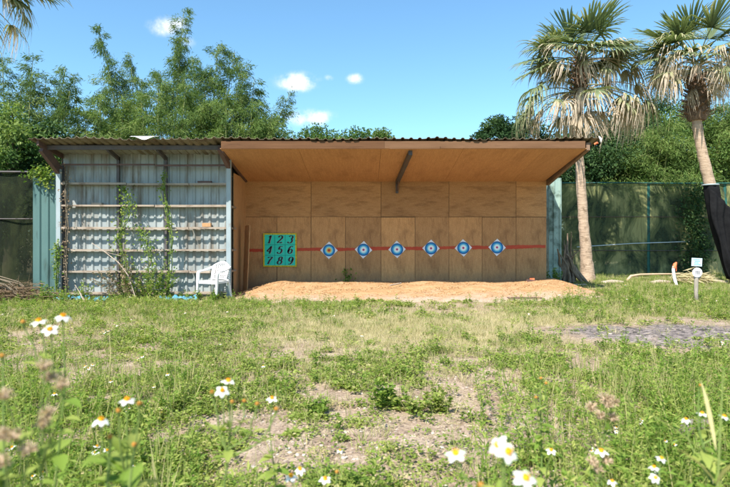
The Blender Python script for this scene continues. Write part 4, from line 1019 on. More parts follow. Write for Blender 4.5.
def shrub(label, x, y, rad, h, n, mat, lf, cat='weed', name='leafy_weed', group=None, upright=0.7):
    z = ghs(x, y); t = thing(name, label, cat, (x, y, z), 0, group); mb = MB(); A = []; D = []
    ns = max(6, int(rad * 40))
    for s in range(ns):
        a = random.random() * 6.283; rr = rad * math.sqrt(random.random()); hh = h * (1 - 0.45 * (rr / rad) ** 2) * random.uniform(0.6, 1.05)
        e = Vector((math.cos(a) * rr, math.sin(a) * rr, hh)); p0 = e * 0.25; p0.z = -0.02
        mb.tube([p0, p0.lerp(e, 0.5) + Vector((0, 0, 0.05 * h)), e], [0.004, 0.003, 0.002], 'stem', 4, cap=False)
        for k in range(n // ns):
            u = random.uniform(0.2, 1.0); q = p0.lerp(e, u)
            a2 = random.random() * 6.283
            A.append((q.x + random.gauss(0, .012), q.y + random.gauss(0, .012), q.z)); D.append((math.cos(a2), math.sin(a2), random.uniform(-0.1, upright)))
    mb.build('stems', t); mb = MB(); m_ = len(A)
    mb.leaves(np.array(A), np.array(D), rng.uniform(0.6, 1.3, m_) * lf, rng.uniform(0.45, 0.7, m_) * lf, mat, roll=(0, 0, 1)); mb.build('leaves', t)
    return t
shrub('half dry weed bush in front of the lowest shelves', WX(128, 12.85), 12.85, 0.9, 1.0, 1500, 'dry_leaf', 0.055)
shrub('green weed bush in front of the shelves below the vines', WX(150, 12.7), 12.75, 0.7, 0.95, 1300, 'weed', 0.06)
shrub('small green weed growing at the foot of the white chair', WX(213, 12.35), 12.35, 0.16, 0.26, 160, 'weed', 0.06)
shrub('green weed between the shelves and the white chair', WX(197, 12.55), 12.55, 0.14, 0.32, 120, 'weed', 0.06)
shrub('bright weed bush at the foot of the pale green panel', WX(554, 15.3), 15.3, 0.28, 0.55, 330, 'weed', 0.08)
shrub('leafy weed with round clumps growing on the gravel in the middle of the yard', WX(381, GY(408)), GY(408), 0.20, 0.27, 420, 'weed', 0.05)
shrub('weed clump right beside the biggest leafy weed', WX(412, GY(410)), GY(410), 0.20, 0.18, 380, 'clover', 0.042)
shrub('low weed clump on bare soil right of the middle', WX(443, GY(412)), GY(412), 0.17, 0.20, 320, 'clover', 0.042)
shrub('low dark weed clump left of the biggest leafy weed', WX(317, GY(412)), GY(412), 0.14, 0.15, 240, 'weed', 0.04)
shrub('weedy green tuft at the front edge of the sand', WX(362, GY(308)), GY(308), 0.3, 0.22, 260, 'weed', 0.05)
for (x, y, h) in ((WX(85, 12.5), 12.5, 0.5), (WX(42, 12.3), 12.3, 0.5), (WX(62, 12.1), 12.1, 0.42)):
    shrub('straggly weed growing along the foot of the shelved bay', x, y, 0.26, h, 200, 'weed', 0.06, group='straggly weeds along the shed')
b = MB(); pts = [WP(349, 280, 15.05), WP(346, 273, 15.03), WP(347, 268, 15.02)]
sp = thing('wall_sprout', 'small green sprout growing against the plywood wall below the second target', 'sprout', (WX(347, 15.0), 15.0, 0.2))
b.tube([(0, 0, 0), (-0.02, 0, 0.2), (0.0, 0, 0.36)], 0.005, 'stem', 4); b.build('stem', sp)
b = MB(); n = 60; b.leaves(np.stack([rng.normal(0, 0.09, n), rng.normal(-0.02, 0.03, n), rng.uniform(0.02, 0.40, n)], 1), rng.normal(size=(n, 3)), 0.07, 0.05, 'weed'); b.build('leaves', sp)

# ------------------------------------------------------------------ ground litter of things
b = MB()
for k in range(26):
    a = random.uniform(0, 6.28); p = Vector((random.gauss(0, .1), random.gauss(0, .1), 0)); pts = [p]
    d = Vector((random.gauss(0, .2), random.gauss(0, .15), 1)).normalized(); L = random.uniform(0.5, 1.5)
    for i in range(6):
        p = p + d * L / 6; d = (d + Vector((random.gauss(0, .22), random.gauss(0, .2), random.gauss(-.02, .12)))).normalized(); pts.append(p.copy())
    r0 = random.uniform(0.025, 0.075); b.tube(pts, [r0 * (1 - 0.75 * i / 6) for i in range(7)], 'dead_wood', 6)
for k in range(6):
    a = random.uniform(-0.3, 3.4); b.tube([(0, 0, .6), (math.cos(a) * .25, -.1, .28), (math.cos(a) * .55, -.2, -0.05)], [0.10, .07, .03], 'dead_wood', 6)
tag(b.build('dead_stump', None, (WX(567, 15.9), 15.9, 0.15)), 'gnarled dead stump with bare branches left of the palm trunk', 'stump')
b = MB(); b.tube([WP(624, 284, 16.4), WP(631, 276, 16.4), WP(640, 274.5, 16.4), WP(660, 274, 16.4), WP(680, 274, 16.4)], [0.045, 0.04, 0.03, 0.025, 0.02], 'stick', 7)
tag(b.build('fallen_branch'), 'long crooked branch lying along the foot of the net fence', 'branch')
b = MB(); b.tube([(WX(553, 14.9), 14.9, 0.17), (WX(570, 14.9), 14.9, 0.155), (WX(585, 14.9), 14.8, 0.17)], 0.022, 'driftwood', 6); tag(b.build('pale_pole'), 'pale pole lying on the ground at the right end of the sand', 'pole')
b = MB(); b.tube([(WX(399, 13.9) + .05, 13.9, .28), (WX(390, 13.6), 13.6, .25)], 0.018, 'driftwood', 5); 
b.build('short_stick'); tag(bpy.data.objects['short_stick'], 'short stick lying on the sand below the targets', 'stick')
b = MB(); b.box((0, 0, 0), (0.22, 0.12, 0.07), 'rust_steel', rz=0.3, ry=0.12); b.box((0.03, 0.02, 0.05), (0.12, 0.1, 0.05), 'orange_paint', rz=-0.2)
tag(b.build('broken_brick', None, (WX(531, 14.2), 14.2, 0.31)), 'broken reddish brick lying on the sand at the right end of the wall', 'brick')
b = MB(); b.box((0, 0, 0), (0.9, 0.2, 0.02), 'rust_steel', rx=0.1, rz=0.03); tag(b.build('flat_plank', None, (WX(528, 12.5), 12.5, 0.055)), 'thin dark plank half buried in the front edge of the sand', 'plank')
b = MB(); b.tube([WP(92, 243, 12.8), WP(105, 252, 12.6), WP(119, 263, 12.55)], [0.006, 0.01, 0.013], 'driftwood', 5)
b.tube([WP(105, 252, 12.6), WP(113, 254, 12.6), WP(121, 256, 12.6)], 0.006, 'driftwood', 5); b.tube([WP(119, 263, 12.55), WP(128, 275, 12.5), WP(136, 299, 12.4)], 0.012, 'driftwood', 5)
tag(b.build('dry_branch'), 'pale dry branch leaning in the weeds before the shelves', 'branch')
b = MB(); b.tube([WP(86, 305, 11.9), WP(80, 293, 12.1)], 0.012, 'driftwood', 5); b.tube([WP(90, 308, 11.9), WP(75, 285, 12.3)], 0.008, 'driftwood', 5)
tag(b.build('stake'), 'pale thin stakes leaning in the weeds left of the dry bush', 'stakes')
for k, (px, Yt, w, lb) in enumerate(((74, 12.55, 0.7, 'crumpled blue tarp lying below the left end of the shelves'), (180, 12.5, 0.8, 'crumpled blue tarp lying below the shelves near the white chair'), (100, 12.3, 0.35, 'small blue tarp shred in the weeds before the shelves'))):
    b = MB(); b.grid(lambda u, v: ((u - .5) * w, (v - .5) * 0.4, 0.05 + 0.05 * math.sin(u * 11 + k) * math.sin(v * 7) + 0.03 * math.sin(u * 23 + v * 9)), 20, 12, 'blue_tarp')
    tag(solid(b.build('blue_tarp', None, (WX(px, Yt), Yt, ghs(WX(px, Yt), Yt))), 0.003), lb, 'tarp')
# pile of dry palm fronds at the left edge
pl = thing('frond_pile', 'heap of dry brown palm fronds at the left edge by the teal panel', 'fronds', (WX(8, 12.6), 12.6, 0.05))
for k in range(9):
    b = MB(); y0 = random.uniform(-.3, .3); b.tube([(-1.0, y0, 0.05), (-.5, y0 + .1, .28 + .03 * k), (.1, y0, .2 + .02 * k), (.5, y0 - .1, 0.03)], [.012, .016, .014, .006], 'bark', 5); b.build('frond_stalk', pl)
b = MB(); n = 900; b.leaves(np.stack([rng.normal(-0.2, .5, n), rng.normal(0, .25, n), np.abs(rng.normal(0.08, .1, n))], 1), np.stack([rng.normal(.8, .4, n), rng.normal(-.3, .4, n), rng.normal(0, .15, n)], 1), 0.45, 0.02, 'dry_leaf', rng.random(n) * 0.3); b.build('leaf_strands', pl)
# bundle of pale dry fronds and the orange tipped horn beside it
bn = MB(); n = 420
px_ = rng.uniform(-0.5, 0.5, n); bn.leaves(np.stack([-px_ * 0.9, rng.normal(0, .12, n), 0.12 + 0.20 * np.abs(rng.normal(0, .6, n)) * (1 - np.abs(px_))], 1), np.stack([rng.normal(0.9, .25, n), rng.normal(0, .2, n), rng.normal(-0.25, .2, n)], 1), 0.42, 0.035, 'straw', 0.6 + 0.4 * rng.random(n))
tag(bn.build('frond_bundle', None, (WX(687, 15.4), 15.4, 0.12)), 'low bundle of pale dry leaves behind the small signpost', 'bundle')
b = MB(); b.tube([(0.06, 0, 0), (0.0, 0, 0.25), (-0.02, 0, 0.42), (0.0, 0, 0.5)], [0.045, 0.04, 0.04, 0.045], 'paper', 8); b.tube([(0.0, 0, 0.46), (0.03, 0, 0.57), (0.07, 0, 0.62)], [0.055, 0.05, 0.02], 'orange_paint', 8); b.tube([(.05, 0, .5), (.06, 0, .38)], [0.03, .012], 'orange_paint', 6)
tag(b.build('orange_tipped_stake', None, (WX(674, 15.2), 15.2, 0.12)), 'curved pale stake with an orange tip left of the small signpost', 'stake')
b = MB(); b.tube([(0, 0, 0), (0.02, 0, 0.4), (0.0, 0, 0.62)], [0.03, .035, .03], 'stick', 6); tag(b.build('brown_stake', None, (WX(718, 15.6), 15.0, 0.12)), 'short brown stake left of the black cloth', 'stake')
for k, (px, lb) in enumerate(((612, 'pale log lying at the foot of the left palm'), (660, 'pale split log lying left of the dry leaf bundle'), (716, 'pale log lying at the foot of the black cloth'))):
    b = MB(); b.tube([(-0.3, 0, 0.02), (0, 0.03, 0.05), (0.32, 0, 0.03)], [0.05, 0.06, 0.045], 'driftwood', 8); tag(b.build('pale_log', None, (WX(px, 15.6), 15.6, 0.13), random.uniform(-.2, .2)), lb, 'log')

# signpost
Ys = 11.5; gz = ghs(WX(696, Ys), Ys)
sg = thing('signpost', 'small wooden signpost with a blue plate and a round numbered disc', 'sign', (WX(696, Ys), Ys, gz), R(-4))
b = MB(); b.tube([(0.015, 0, -0.1), (0.0, 0, 0.2), (0.005, 0, 0.45), (0.0, 0, 0.56)], [0.04, 0.036, 0.04, 0.045], 'grey_wood', 8); b.tube([(0, 0, 0.5), (0.01, 0.02, 0.86)], 0.012, 'grey_wood', 6); b.tube([(0.03, 0.02, 0.48), (0.10, 0.03, 0.53)], [0.04, 0.02], 'grey_wood', 6); b.build('stake', sg)
b = MB(); b.box((0.005, -0.02, 0.81), (0.205, 0.012, 0.165), 'sign_plate', ry=0.05)
for k in range(4): b.box((0.005 + (0.01 if k % 2 else -0.01), -0.0275, 0.86 - 0.033 * k), (0.13 - 0.02 * (k % 3), 0.003, 0.010), 'ring_blue', ry=0.05)
b.build('plate', sg)
b = MB(); n = 28
def disc(cy, r0, r1, y, mat):
    V = []
    for j in range(n):
        a = 2 * math.pi * j / n; V += [(r0 * math.cos(a), y, cy + r0 * math.sin(a)), (r1 * math.cos(a), y, cy + r1 * math.sin(a))]
    b.add(V, [[2 * j, 2 * j + 1, 2 * ((j + 1) % n) + 1, 2 * ((j + 1) % n)] for j in range(n)], mat)
disc(0.60, 0.0005, 0.072, -0.052, 'paper'); disc(0.60, 0.072, 0.082, -0.054, 'grey_wood'); disc(0.60, 0.0822, 0.098, -0.052, 'paper')
for (dx, w) in ((-0.03, 0.012), (0.0, 0.012), (0.03, 0.012)): b.box((dx, -0.058, 0.60), (w, 0.006, 0.075), 'ink', ry=0.1)
b.build('number_disc', sg); solid(sg.children[-1], 0.006)
# broken log in the weeds
Yk = GY(445); b = MB(); b.tube([(-0.06, 0.05, 0.0), (-0.03, 0.0, 0.07), (0.05, -0.03, 0.09), (0.12, -0.05, 0.05)], [0.05, 0.055, 0.05, 0.035], 'log', 9)
tag(b.build('broken_log', None, (WX(695, Yk), Yk, 0.05)), 'short grey weathered log end among the weeds at the right', 'log')

# ------------------------------------------------------------------ wildflowers
def flower_parts(parent, loc, dirv, sc, npet=5, open_=0.25, spent=False):
    """one bidens flower: white petals round an orange disc"""
    d = Vector(dirv).normalized(); q = Vector((0, 0, 1)).rotation_difference(d)
    head = MB()
    if spent:
        n = 46; v = rng.normal(size=(n, 3)); v /= np.linalg.norm(v, axis=1, keepdims=True); v[:, 2] = np.abs(v[:, 2]) * 0.9
        head.ball((0, 0, 0), 0.008, 'seed'); head.leaves(v * 0.004, v, 0.019, 0.004, 'seed')
        o = head.build('seed_head', parent, loc); o.rotation_euler = q.to_euler(); o.scale = (sc,) * 3; return o
    head.ball((0, 0, 0.004), 0.0070, 'disc', 10, 7, squash=0.75)
    n = 60; v = rng.normal(size=(n, 3)); v[:, 2] = np.abs(v[:, 2]) + 0.4; v /= np.linalg.norm(v, axis=1, keepdims=True)
    head.leaves(v * 0.0055 + np.array([0, 0, 0.003]), v, 0.004, 0.002, 'disc')
    head.tube([(0, 0, -0.012), (0, 0, -0.006), (0, 0, 0.0)], [0.0025, 0.0055, 0.006], 'stem', 8)
    o = head.build('flower_head', parent, loc); o.rotation_euler = q.to_euler(); o.scale = (sc,) * 3
    pet = MB(); a0 = random.random() * 6.28
    for k in range(npet):
        a = a0 + 2 * math.pi * k / npet + random.uniform(-.12, .12); L = 0.0165 * random.uniform(0.88, 1.08); op = open_ + random.uniform(-.1, .15)
        def fn(u, v):
            w = 0.0068 * math.sin(math.pi * min(1, 0.18 + 0.78 * u)) ** 0.7 * (1 if u < 0.95 else 0.75)
            x = 0.005 + L * u; y = (v - 0.5) * 2 * w; z = 0.002 - L * op * u * u + 0.1 * L * u - 0.0016 * (2 * v - 1) ** 2 + 0.0007 * math.cos(v * 12.5)
            return (x * math.cos(a) - y * math.sin(a), x * math.sin(a) + y * math.cos(a), z)
        pet.grid(fn, 7, 5, 'petal', True, random.random())
    pet.build('petals', o)
    return o
def leaf_sprig(mb, p, d, L, W, mat='weed'):
    """a broad pointed leaf with a midrib fold and toothed edge"""
    d = Vector(d).normalized(); s = d.cross(Vector((0, 0, 1))); s = s.normalized() if s.length > .1 else Vector((1, 0, 0)); up = s.cross(d); n = 8
    V = []; p = Vector(p)
    for i in range(n + 1):
        t = i / n; c = p + d * L * t + Vector((0, 0, -0.25 * L * t * t)); w = W * math.sin(math.pi * (0.04 + 0.94 * t ** 0.75)) * (1.0 if i % 2 else 0.86)
        V += [tuple(c + s * w + up * w * .3), tuple(c), tuple(c - s * w + up * w * .3)]
    f = []
    for i in range(n):
        for k in (0, 1): f.append([3 * i + k, 3 * i + k + 1, 3 * i + k + 4, 3 * i + k + 3])
    mb.add(V, f, mat, True, rnd=random.uniform(0.5, 1.0))
def bidens(label, base, heads, leaf_z=(0.15, 0.9), nleaf=14, lw=1.0, cat='wildflower', name='wildflower', group=None, sc=1.0, stem_r=0.0025):
    """heads: (world point, kind, direction)"""
    B = Vector(base); t = thing(name, label, cat, B, 0, group)
    st = MB(); lv = MB(); hs = [Vector(h[0]) - B for h in heads]
    top = max(hs, key=lambda v: v.z); bend = Vector((random.gauss(0, .03), random.gauss(0, .02), 0))
    main = [Vector((0, 0, -0.03)), Vector((top.x * 0.25, top.y * 0.25, top.z * 0.3)) + bend, Vector((top.x * 0.5, top.y * 0.5, top.z * 0.6)) - bend * 0.6, Vector((top.x * 0.8, top.y * 0.8, top.z * 0.85)) + bend * 0.5, top - Vector(heads[hs.index(top)][2]).normalized() * 0.012 * sc]
    st.tube(main, [stem_r * 1.5, stem_r * 1.35, stem_r * 1.15, stem_r * .9, stem_r * .7], 'stem', 6, rnd=0.4)
    def onmain(z):
        for p, q in zip(main[:-1], main[1:]):
            if p.z <= z <= q.z: return p.lerp(q, (z - p.z) / max(1e-6, q.z - p.z))
        return main[-2]
    for (h, hv) in zip(heads, hs):
        if hv is top: continue
        dv = Vector(h[2]).normalized(); e = hv - dv * 0.012 * sc
        f0 = onmain(max(0.05, e.z - random.uniform(0.5, 1.0) * ((e - main[-2]).length * 0.9 + 0.08)))
        m1 = f0.lerp(e, 0.5) + Vector(((e.x - f0.x) * .2 + random.gauss(0, .008), (e.y - f0.y) * .2, -0.10 * (e - f0).length))
        st.tube([f0, f0.lerp(m1, .5) + Vector((0, 0, -.004)), m1, m1.lerp(e, .5) + Vector((random.gauss(0, .004), 0, -.006)), e], [stem_r, stem_r * .9, stem_r * .8, stem_r * .7, stem_r * .7], 'stem', 6, rnd=0.7)
        leaf_sprig(lv, m1, (e.x - f0.x + random.gauss(0, .05), random.gauss(0, .05), .05), 0.05 * lw, 0.011 * lw); leaf_sprig(lv, m1, (f0.x - e.x, random.gauss(0, .05), .05), 0.045 * lw, 0.010 * lw)
    fork = main[-1]; main = [main[0], main[2], main[3]]
    for k in range(nleaf):
        u = random.uniform(*leaf_z); i = 0 if u < 0.5 else 1
        q = main[i].lerp(main[i + 1], (u - 0.5 * i) * 2); a = random.random() * 6.283
        leaf_sprig(lv, q, (math.cos(a), math.sin(a), random.uniform(-.1, .5)), 0.065 * lw * random.uniform(.6, 1.35), 0.017 * lw * random.uniform(.7, 1.3))
    st.build('stem', t)
    lv.build('leaves', t)
    for (h, hv) in zip(heads, hs):
        if h[1] == 'bud':
            mb = MB(); mb.ball((0, 0, 0.003), 0.0048, 'bud', 8, 6, squash=1.4); mb.tube([(0, 0, -0.01), (0, 0, 0)], [0.003, 0.006], 'stem', 6)
            n = 30; v = rng.normal(size=(n, 3)); v[:, 2] = np.abs(v[:, 2]) + .5; v /= np.linalg.norm(v, axis=1, keepdims=True); mb.leaves(v * .004, v, 0.006, 0.002, 'bud')
            o = mb.build('flower_bud', t, hv); o.scale = (sc,) * 3
        else: flower_parts(t, hv, h[2], sc, 5 if random.random() < .7 else 6, random.uniform(0.15, 0.7), h[1] == 'seed')
    return t
def H(px, py, Y, kind='flower', d=(0.1, -0.5, 1)): return (WP(px, py, Y), kind, d)
# near plants
bidens('largest white flowers, close up at the bottom right of the middle', (0.26, 0.98, 0),
       [H(499, 446, 1.02, 'flower', (-.5, -.35, .7)), H(507, 452, 0.99, 'flower', (.3, -.7, .55)), H(456, 455, 1.06, 'flower', (-.2, -.2, 1)), H(525, 479, 0.98, 'flower', (.2, -.5, .8)), H(481, 487, 1.05, 'bud')], nleaf=10, stem_r=.0022)
bidens('tall flowering weed with one white bloom and orange buds at lower left of the middle', (WX(222, 1.62), 1.62, 0),
       [H(222, 391, 1.6, 'flower', (.2, -.6, .8)), H(228, 382, 1.62, 'flower', (.1, -.1, 1)), H(212, 393, 1.62, 'bud'), H(232, 403, 1.6, 'bud'), H(244, 402, 1.65, 'bud'), H(257, 405, 1.6, 'bud'), H(276, 410, 1.6, 'bud')], nleaf=12, stem_r=.0032)
bidens('three white flowers on a tall stem near the left edge', (WX(46, 1.5), 1.55, 0),
       [H(39, 322, 1.5, 'flower', (-.1, -.2, 1)), H(63, 317, 1.52, 'flower', (.2, -.15, 1)), H(50, 330, 1.46, 'flower', (.1, -.6, .8)), H(23, 323, 1.5, 'bud')], nleaf=10, leaf_z=(.5, 1), stem_r=.0028)
bidens('orange budded flower weed with large leaves at lower left', (WX(112, 1.35), 1.38, 0),
       [H(127, 401, 1.4, 'flower', (0, -.1, 1)), H(139, 405, 1.38, 'bud'), H(118, 412, 1.36, 'bud'), H(101, 421, 1.4, 'flower', (.1, -.1, 1))], nleaf=22, lw=1.5, leaf_z=(.5, 1.0), stem_r=.003)
bidens('brown seed heads on dry stems at the left edge', (WX(30, 1.15), 1.2, 0),
       [H(44, 367, 1.18, 'seed'), H(61, 385, 1.15, 'seed'), H(50, 378, 1.2, 'seed'), H(5, 396, 1.1, 'seed'), H(48, 414, 1.15, 'seed'), H(14, 436, 1.12, 'seed'), H(43, 425, 1.15, 'seed'), H(4, 462, 1.1, 'seed')], nleaf=8, sc=0.95, stem_r=.002)
bidens('brown seed head and leaves leaning in at the bottom left corner', (WX(10, 1.1), 1.1, 0),
       [H(2, 357, 1.25, 'bud'), H(3, 436, 1.05, 'seed'), H(28, 450, 1.08, 'seed')], nleaf=14, lw=1.3, leaf_z=(.7, 1.0), sc=0.9)
bidens('white flowers low in the weeds at the bottom right', (WX(655, 1.75), 1.8, 0),
       [H(655, 478, 1.75, 'flower', (0, -.7, .8)), H(654, 468, 1.8, 'flower', (0, -.1, 1)), H(661, 459, 1.85, 'flower', (.2, -.3, 1)), H(612, 482, 1.8, 'flower', (0, -.2, 1))], nleaf=14, sc=0.8, stem_r=.0024)
bidens('white flowers at the right edge on tall stems', (WX(716, 1.9), 1.9, 0),
       [H(724, 417, 1.9, 'flower', (.2, -.2, 1)), H(702, 414, 1.95, 'flower', (0, -.1, 1)), H(686, 420, 2.0, 'flower', (-.1, -.2, 1)), H(700, 386, 1.9, 'bud')], nleaf=16, sc=0.8, stem_r=.003)
bidens('pale beige seed heads in the weeds right of the middle', (WX(606, 2.3), 2.35, 0),
       [H(604, 399, 2.3, 'seed'), H(612, 402, 2.3, 'seed'), H(607, 405, 2.28, 'seed'), H(600, 417, 2.3, 'seed'), H(613, 419, 2.3, 'seed'), H(592, 408, 2.35, 'seed')], nleaf=12, sc=1.5, stem_r=.0026)
bidens('white topped stem growing among seedlings at the lower right of the middle', (WX(596, 2.0), 2.0, 0),
       [H(601, 452, 2.0, 'flower', (0, -.2, 1)), H(592, 462, 2.0, 'seed'), H(606, 461, 2.0, 'seed'), H(597, 470, 2.0, 'seed')], nleaf=16, sc=1.2)
bidens('leafy weed with small yellow buds near the middle right', (WX(545, 2.3), 2.35, 0),
       [H(541, 379, 2.35, 'bud'), H(546, 384, 2.3, 'bud'), H(551, 451, 2.2, 'flower', (0, -.3, 1)), H(536, 398, 2.3, 'bud')], nleaf=30, lw=0.9, leaf_z=(.3, 1.0), stem_r=.003)
bidens('single white flower with orange centre beside the gravel left of the middle', (WX(272, 2.0), 2.05, 0),
       [H(272, 399, 2.0, 'flower', (0, -.3, 1)), H(300, 470, 2.0, 'flower', (0, -.3, 1))], nleaf=12)
bidens('yellow flower with a single white petal at the bottom edge left of the middle', (WX(338, 1.7), 1.75, 0), [H(337, 473, 1.7, 'bud'), H(291, 477, 1.75, 'flower', (0, -.2, 1)), H(325, 480, 1.75, 'flower', (0, -.2, 1))], nleaf=14)
bidens('tall weed with big pointed leaves at the bottom left', (WX(92, 1.25), 1.28, 0), [H(110, 438, 1.25, 'bud'), H(134, 446, 1.3, 'bud')], nleaf=16, lw=2.0, leaf_z=(.72, 1.0), stem_r=.004)
tag(bpy.data.objects[-1] if False else thing('grass_stalk', 'tall pale green grass stalk at the right edge', 'grass', (WX(716, 1.5), 1.5, 0)), None, None)
gs = [o for o in bpy.data.objects if o.name.startswith('grass_stalk')][0]
b = MB(); b.tube([(0, 0, -0.02), (0.0, 0.01, 0.5), (0.012, 0, 0.9), (0.02, 0, 1.05)], [0.0045, 0.004, 0.003, 0.0015], 'stem', 6, rnd=1.0); b.build('stem', gs)
b = MB()
for a in (0.3, 2.8, 3.6, 5.6, 1.2, 4.4): leaf_sprig(b, (0, 0, random.uniform(0.45, 0.85)), (math.cos(a), math.sin(a), 1.0), 0.3, 0.006, 'grass')
b.build('leaves', gs)

# middle ground flowers: one built with its parts, then copied
def flower_simple(sc, hgt, nf):
    t = thing('small_wildflower', 'small white wildflower with orange centre standing in the weedy ground', 'wildflower', (0, 0, 0), 0, 'small white wildflowers in the weedy ground')
    st = MB(); lv = MB(); heads = []
    for k in range(nf):
        e = Vector((random.gauss(0, .06), random.gauss(0, .06), hgt * random.uniform(0.8, 1.05))); heads.append(e)
        st.tube([(0, 0, -0.02), (e.x * .3, e.y * .3, e.z * .5), e], [0.003, 0.0025, 0.002], 'stem', 4, cap=False)
        for j in range(5):
            a = random.random() * 6.28; q = Vector((0, 0, 0)).lerp(e, random.uniform(.15, .8)); leaf_sprig(lv, q, (math.cos(a), math.sin(a), .3), .05, .013)
    st.build('stem', t); lv.build('leaves', t)
    for e in heads: flower_parts(t, e, (random.gauss(0, .3), random.gauss(-.35, .25), 1), sc, 5, random.uniform(.1, .6))
    return t
protos = [flower_simple(1.15, 0.30, 1), flower_simple(1.1, 0.24, 2), flower_simple(1.2, 0.34, 1), flower_simple(1.1, 0.20, 3)]
placed = 0; tries = 0; spots = []
while placed < 46 and tries < 6000:
    tries += 1
    y = 2.6 + 9.2 * random.random() ** 1.5; x = random.uniform(-0.68, 0.68) * y
    px, py = proj(x, y); k = masks(np.array([x]), np.array([y]))
    w = float(k['clover'][0]) * (0.55 + 0.1 * (px > 500) + 0.4 * (px < 190)) * 0.6
    if random.random() > w or float(k['ash'][0]) > .4: continue
    spots.append((x, y)); placed += 1
for i, (x, y) in enumerate(spots):
    p = protos[i % 4]
    if i < 4: p.location = (x, y, ghs(x, y)); p.rotation_euler.z = random.random() * 6.28
    else: dup(p, (x, y, ghs(x, y)), random.uniform(-.6, .6), random.uniform(0.5, 0.9))

# ------------------------------------------------------------------ ground cover (uncountable)
def scatter(n, fn, ylo=2.4, yhi=13.0, pw=1.4, xm=0.75):
    """rejection-sample n candidates; fn(x,y) gives the keep probability"""
    y = ylo + (yhi - ylo) * rng.random(n) ** pw; x = rng.uniform(-xm, xm, n) * (y + 0.8)
    k = rng.random(n) < fn(x, y); return x[k], y[k]
def onground(x, y): return gh(x, y)
# clover-like cover
x, y = scatter(21000, lambda x, y: (0.06 + masks(x, y)['clover'] * 0.9) * (1 - np.clip(mound(x, y) * 40, 0, 1)) * (1 - 0.75 * np.clip(masks(x, y)['ash'], 0, 1)) * (1 - 0.35 * masks(x, y)['lawn']), pw=1.25)
nt_ = len(x); nl = rng.integers(26, 60, nt_); idx = np.repeat(np.arange(nt_), nl); n = len(idx)
rad = rng.uniform(0.03, 0.13, nt_)[idx]; hh = (rng.uniform(0.02, 0.12, nt_) * (1 + 0.5 * sines(x, y, 55, 2.0, 2)))[idx]
a = rng.random(n) * 6.283; rr = np.sqrt(rng.random(n)); lx = x[idx] + np.cos(a) * rr * rad; ly = y[idx] + np.sin(a) * rr * rad
lz = onground(lx, ly) + hh * (1 - 0.6 * rr ** 2) * (0.25 + 0.8 * rng.random(n)) + 0.004
sz = (0.018 + 0.016 * rng.random(nt_))[idx] * (0.75 + 0.5 * rng.random(n)) * (1 + 0.05 * np.clip(ly - 4, 0, 6))
b = MB(); b.leaves(np.stack([lx, ly, lz], 1), np.stack([np.cos(a), np.sin(a), rng.uniform(-.25, .6, n)], 1), sz, sz * 0.72, 'clover', np.clip(rng.normal(0.45, .2, nt_)[idx] + rng.normal(0, .17, n), 0, 1), 0.15, roll=(0, 0, 1))
tag(b.build('ground_cover'), 'low clover-like weeds covering the yard', 'weeds', None, 'stuff')
# upright weeds with longer leaves
x, y = scatter(9500, lambda x, y: (0.5 * masks(x, y)['clover'] * (0.35 + 0.8 * (proj(x, y)[0] > 520) + 0.35 * (proj(x, y)[0] < 200)) + 0.4 * masks(x, y)['lawn']), pw=1.15)
nt_ = len(x); nl = rng.integers(12, 26, nt_); idx = np.repeat(np.arange(nt_), nl); n = len(idx)
ht = (rng.uniform(0.07, 0.24, nt_) * (1 + 0.7 * (x > 0.35 * y) * rng.random(nt_)))[idx]; u = rng.random(n); a = rng.random(n) * 6.283
lean = rng.normal(0, .12, (nt_, 2))[idx]
lx = x[idx] + lean[:, 0] * u * ht; ly = y[idx] + lean[:, 1] * u * ht
b = MB(); b.leaves(np.stack([lx, ly, onground(lx, ly) + ht * (0.1 + 0.9 * u)], 1), np.stack([np.cos(a), np.sin(a), rng.uniform(-.1, 0.9, n)], 1), rng.uniform(0.03, 0.07, n), rng.uniform(0.010, 0.02, n), 'weed', np.clip(rng.normal(0.55, .2, nt_)[idx] + rng.normal(0, .15, n), 0, 1), roll=(0, 0, 1))
b.leaves(np.stack([x, y, onground(x, y) - 0.01], 1), np.stack([lean[np.cumsum(nl) - 1, 0], lean[np.cumsum(nl) - 1, 1], np.ones(nt_)], 1), ht[np.cumsum(nl) - 1], 0.006, 'weed', rng.random(nt_))
tag(b.build('upright_weeds'), 'upright small weeds scattered over the yard', 'weeds', None, 'stuff')
# green grass on the bank and by the shed
def blades(x, y, h0, h1, w, mat, nb, spread, lean, rmean, nm, lb):
    nt_ = len(x); idx = np.repeat(np.arange(nt_), nb); n = len(idx); a = rng.random(n) * 6.283; rr = spread * rng.random(n)
    lx = x[idx] + np.cos(a) * rr; ly = y[idx] + np.sin(a) * rr
    d = np.stack([np.cos(a) * lean * rng.random(n) * 1.5 + rng.normal(0, .1, n), np.sin(a) * lean * rng.random(n) * 1.5 + rng.normal(0, .1, n), np.ones(n)], 1)
    bb = MB(); L = rng.uniform(h0, h1, n) * (0.7 + 0.6 * rng.random(nt_)[idx])
    bb.leaves(np.stack([lx, ly, onground(lx, ly) - 0.01], 1), d, L, rng.uniform(0.7, 1.4, n) * w, mat, np.clip(rng.normal(rmean, .2, nt_)[idx] + rng.normal(0, .15, n), 0, 1))
    return tag(bb.build(nm), lb, 'grass', None, 'stuff')
def bankdens(x, y):
    k = masks(x, y); return k['lawn'] * (1 - np.clip(k['straw'] * .6, 0, 1)) * (0.7 + 0.3 * sines(x, y, 61, 1.5, 3))
x, y = scatter(17000, bankdens, 8.4, 19.4, 1.0, 0.72)
k_ = (y < 12.6) | (x > 4.6); x, y = x[k_], y[k_]
blades(x, y, 0.05, 0.15, 0.009, 'grass', 12, 0.07, 0.6, 0.5, 'green_grass', 'green grass on the bank and along the shed')
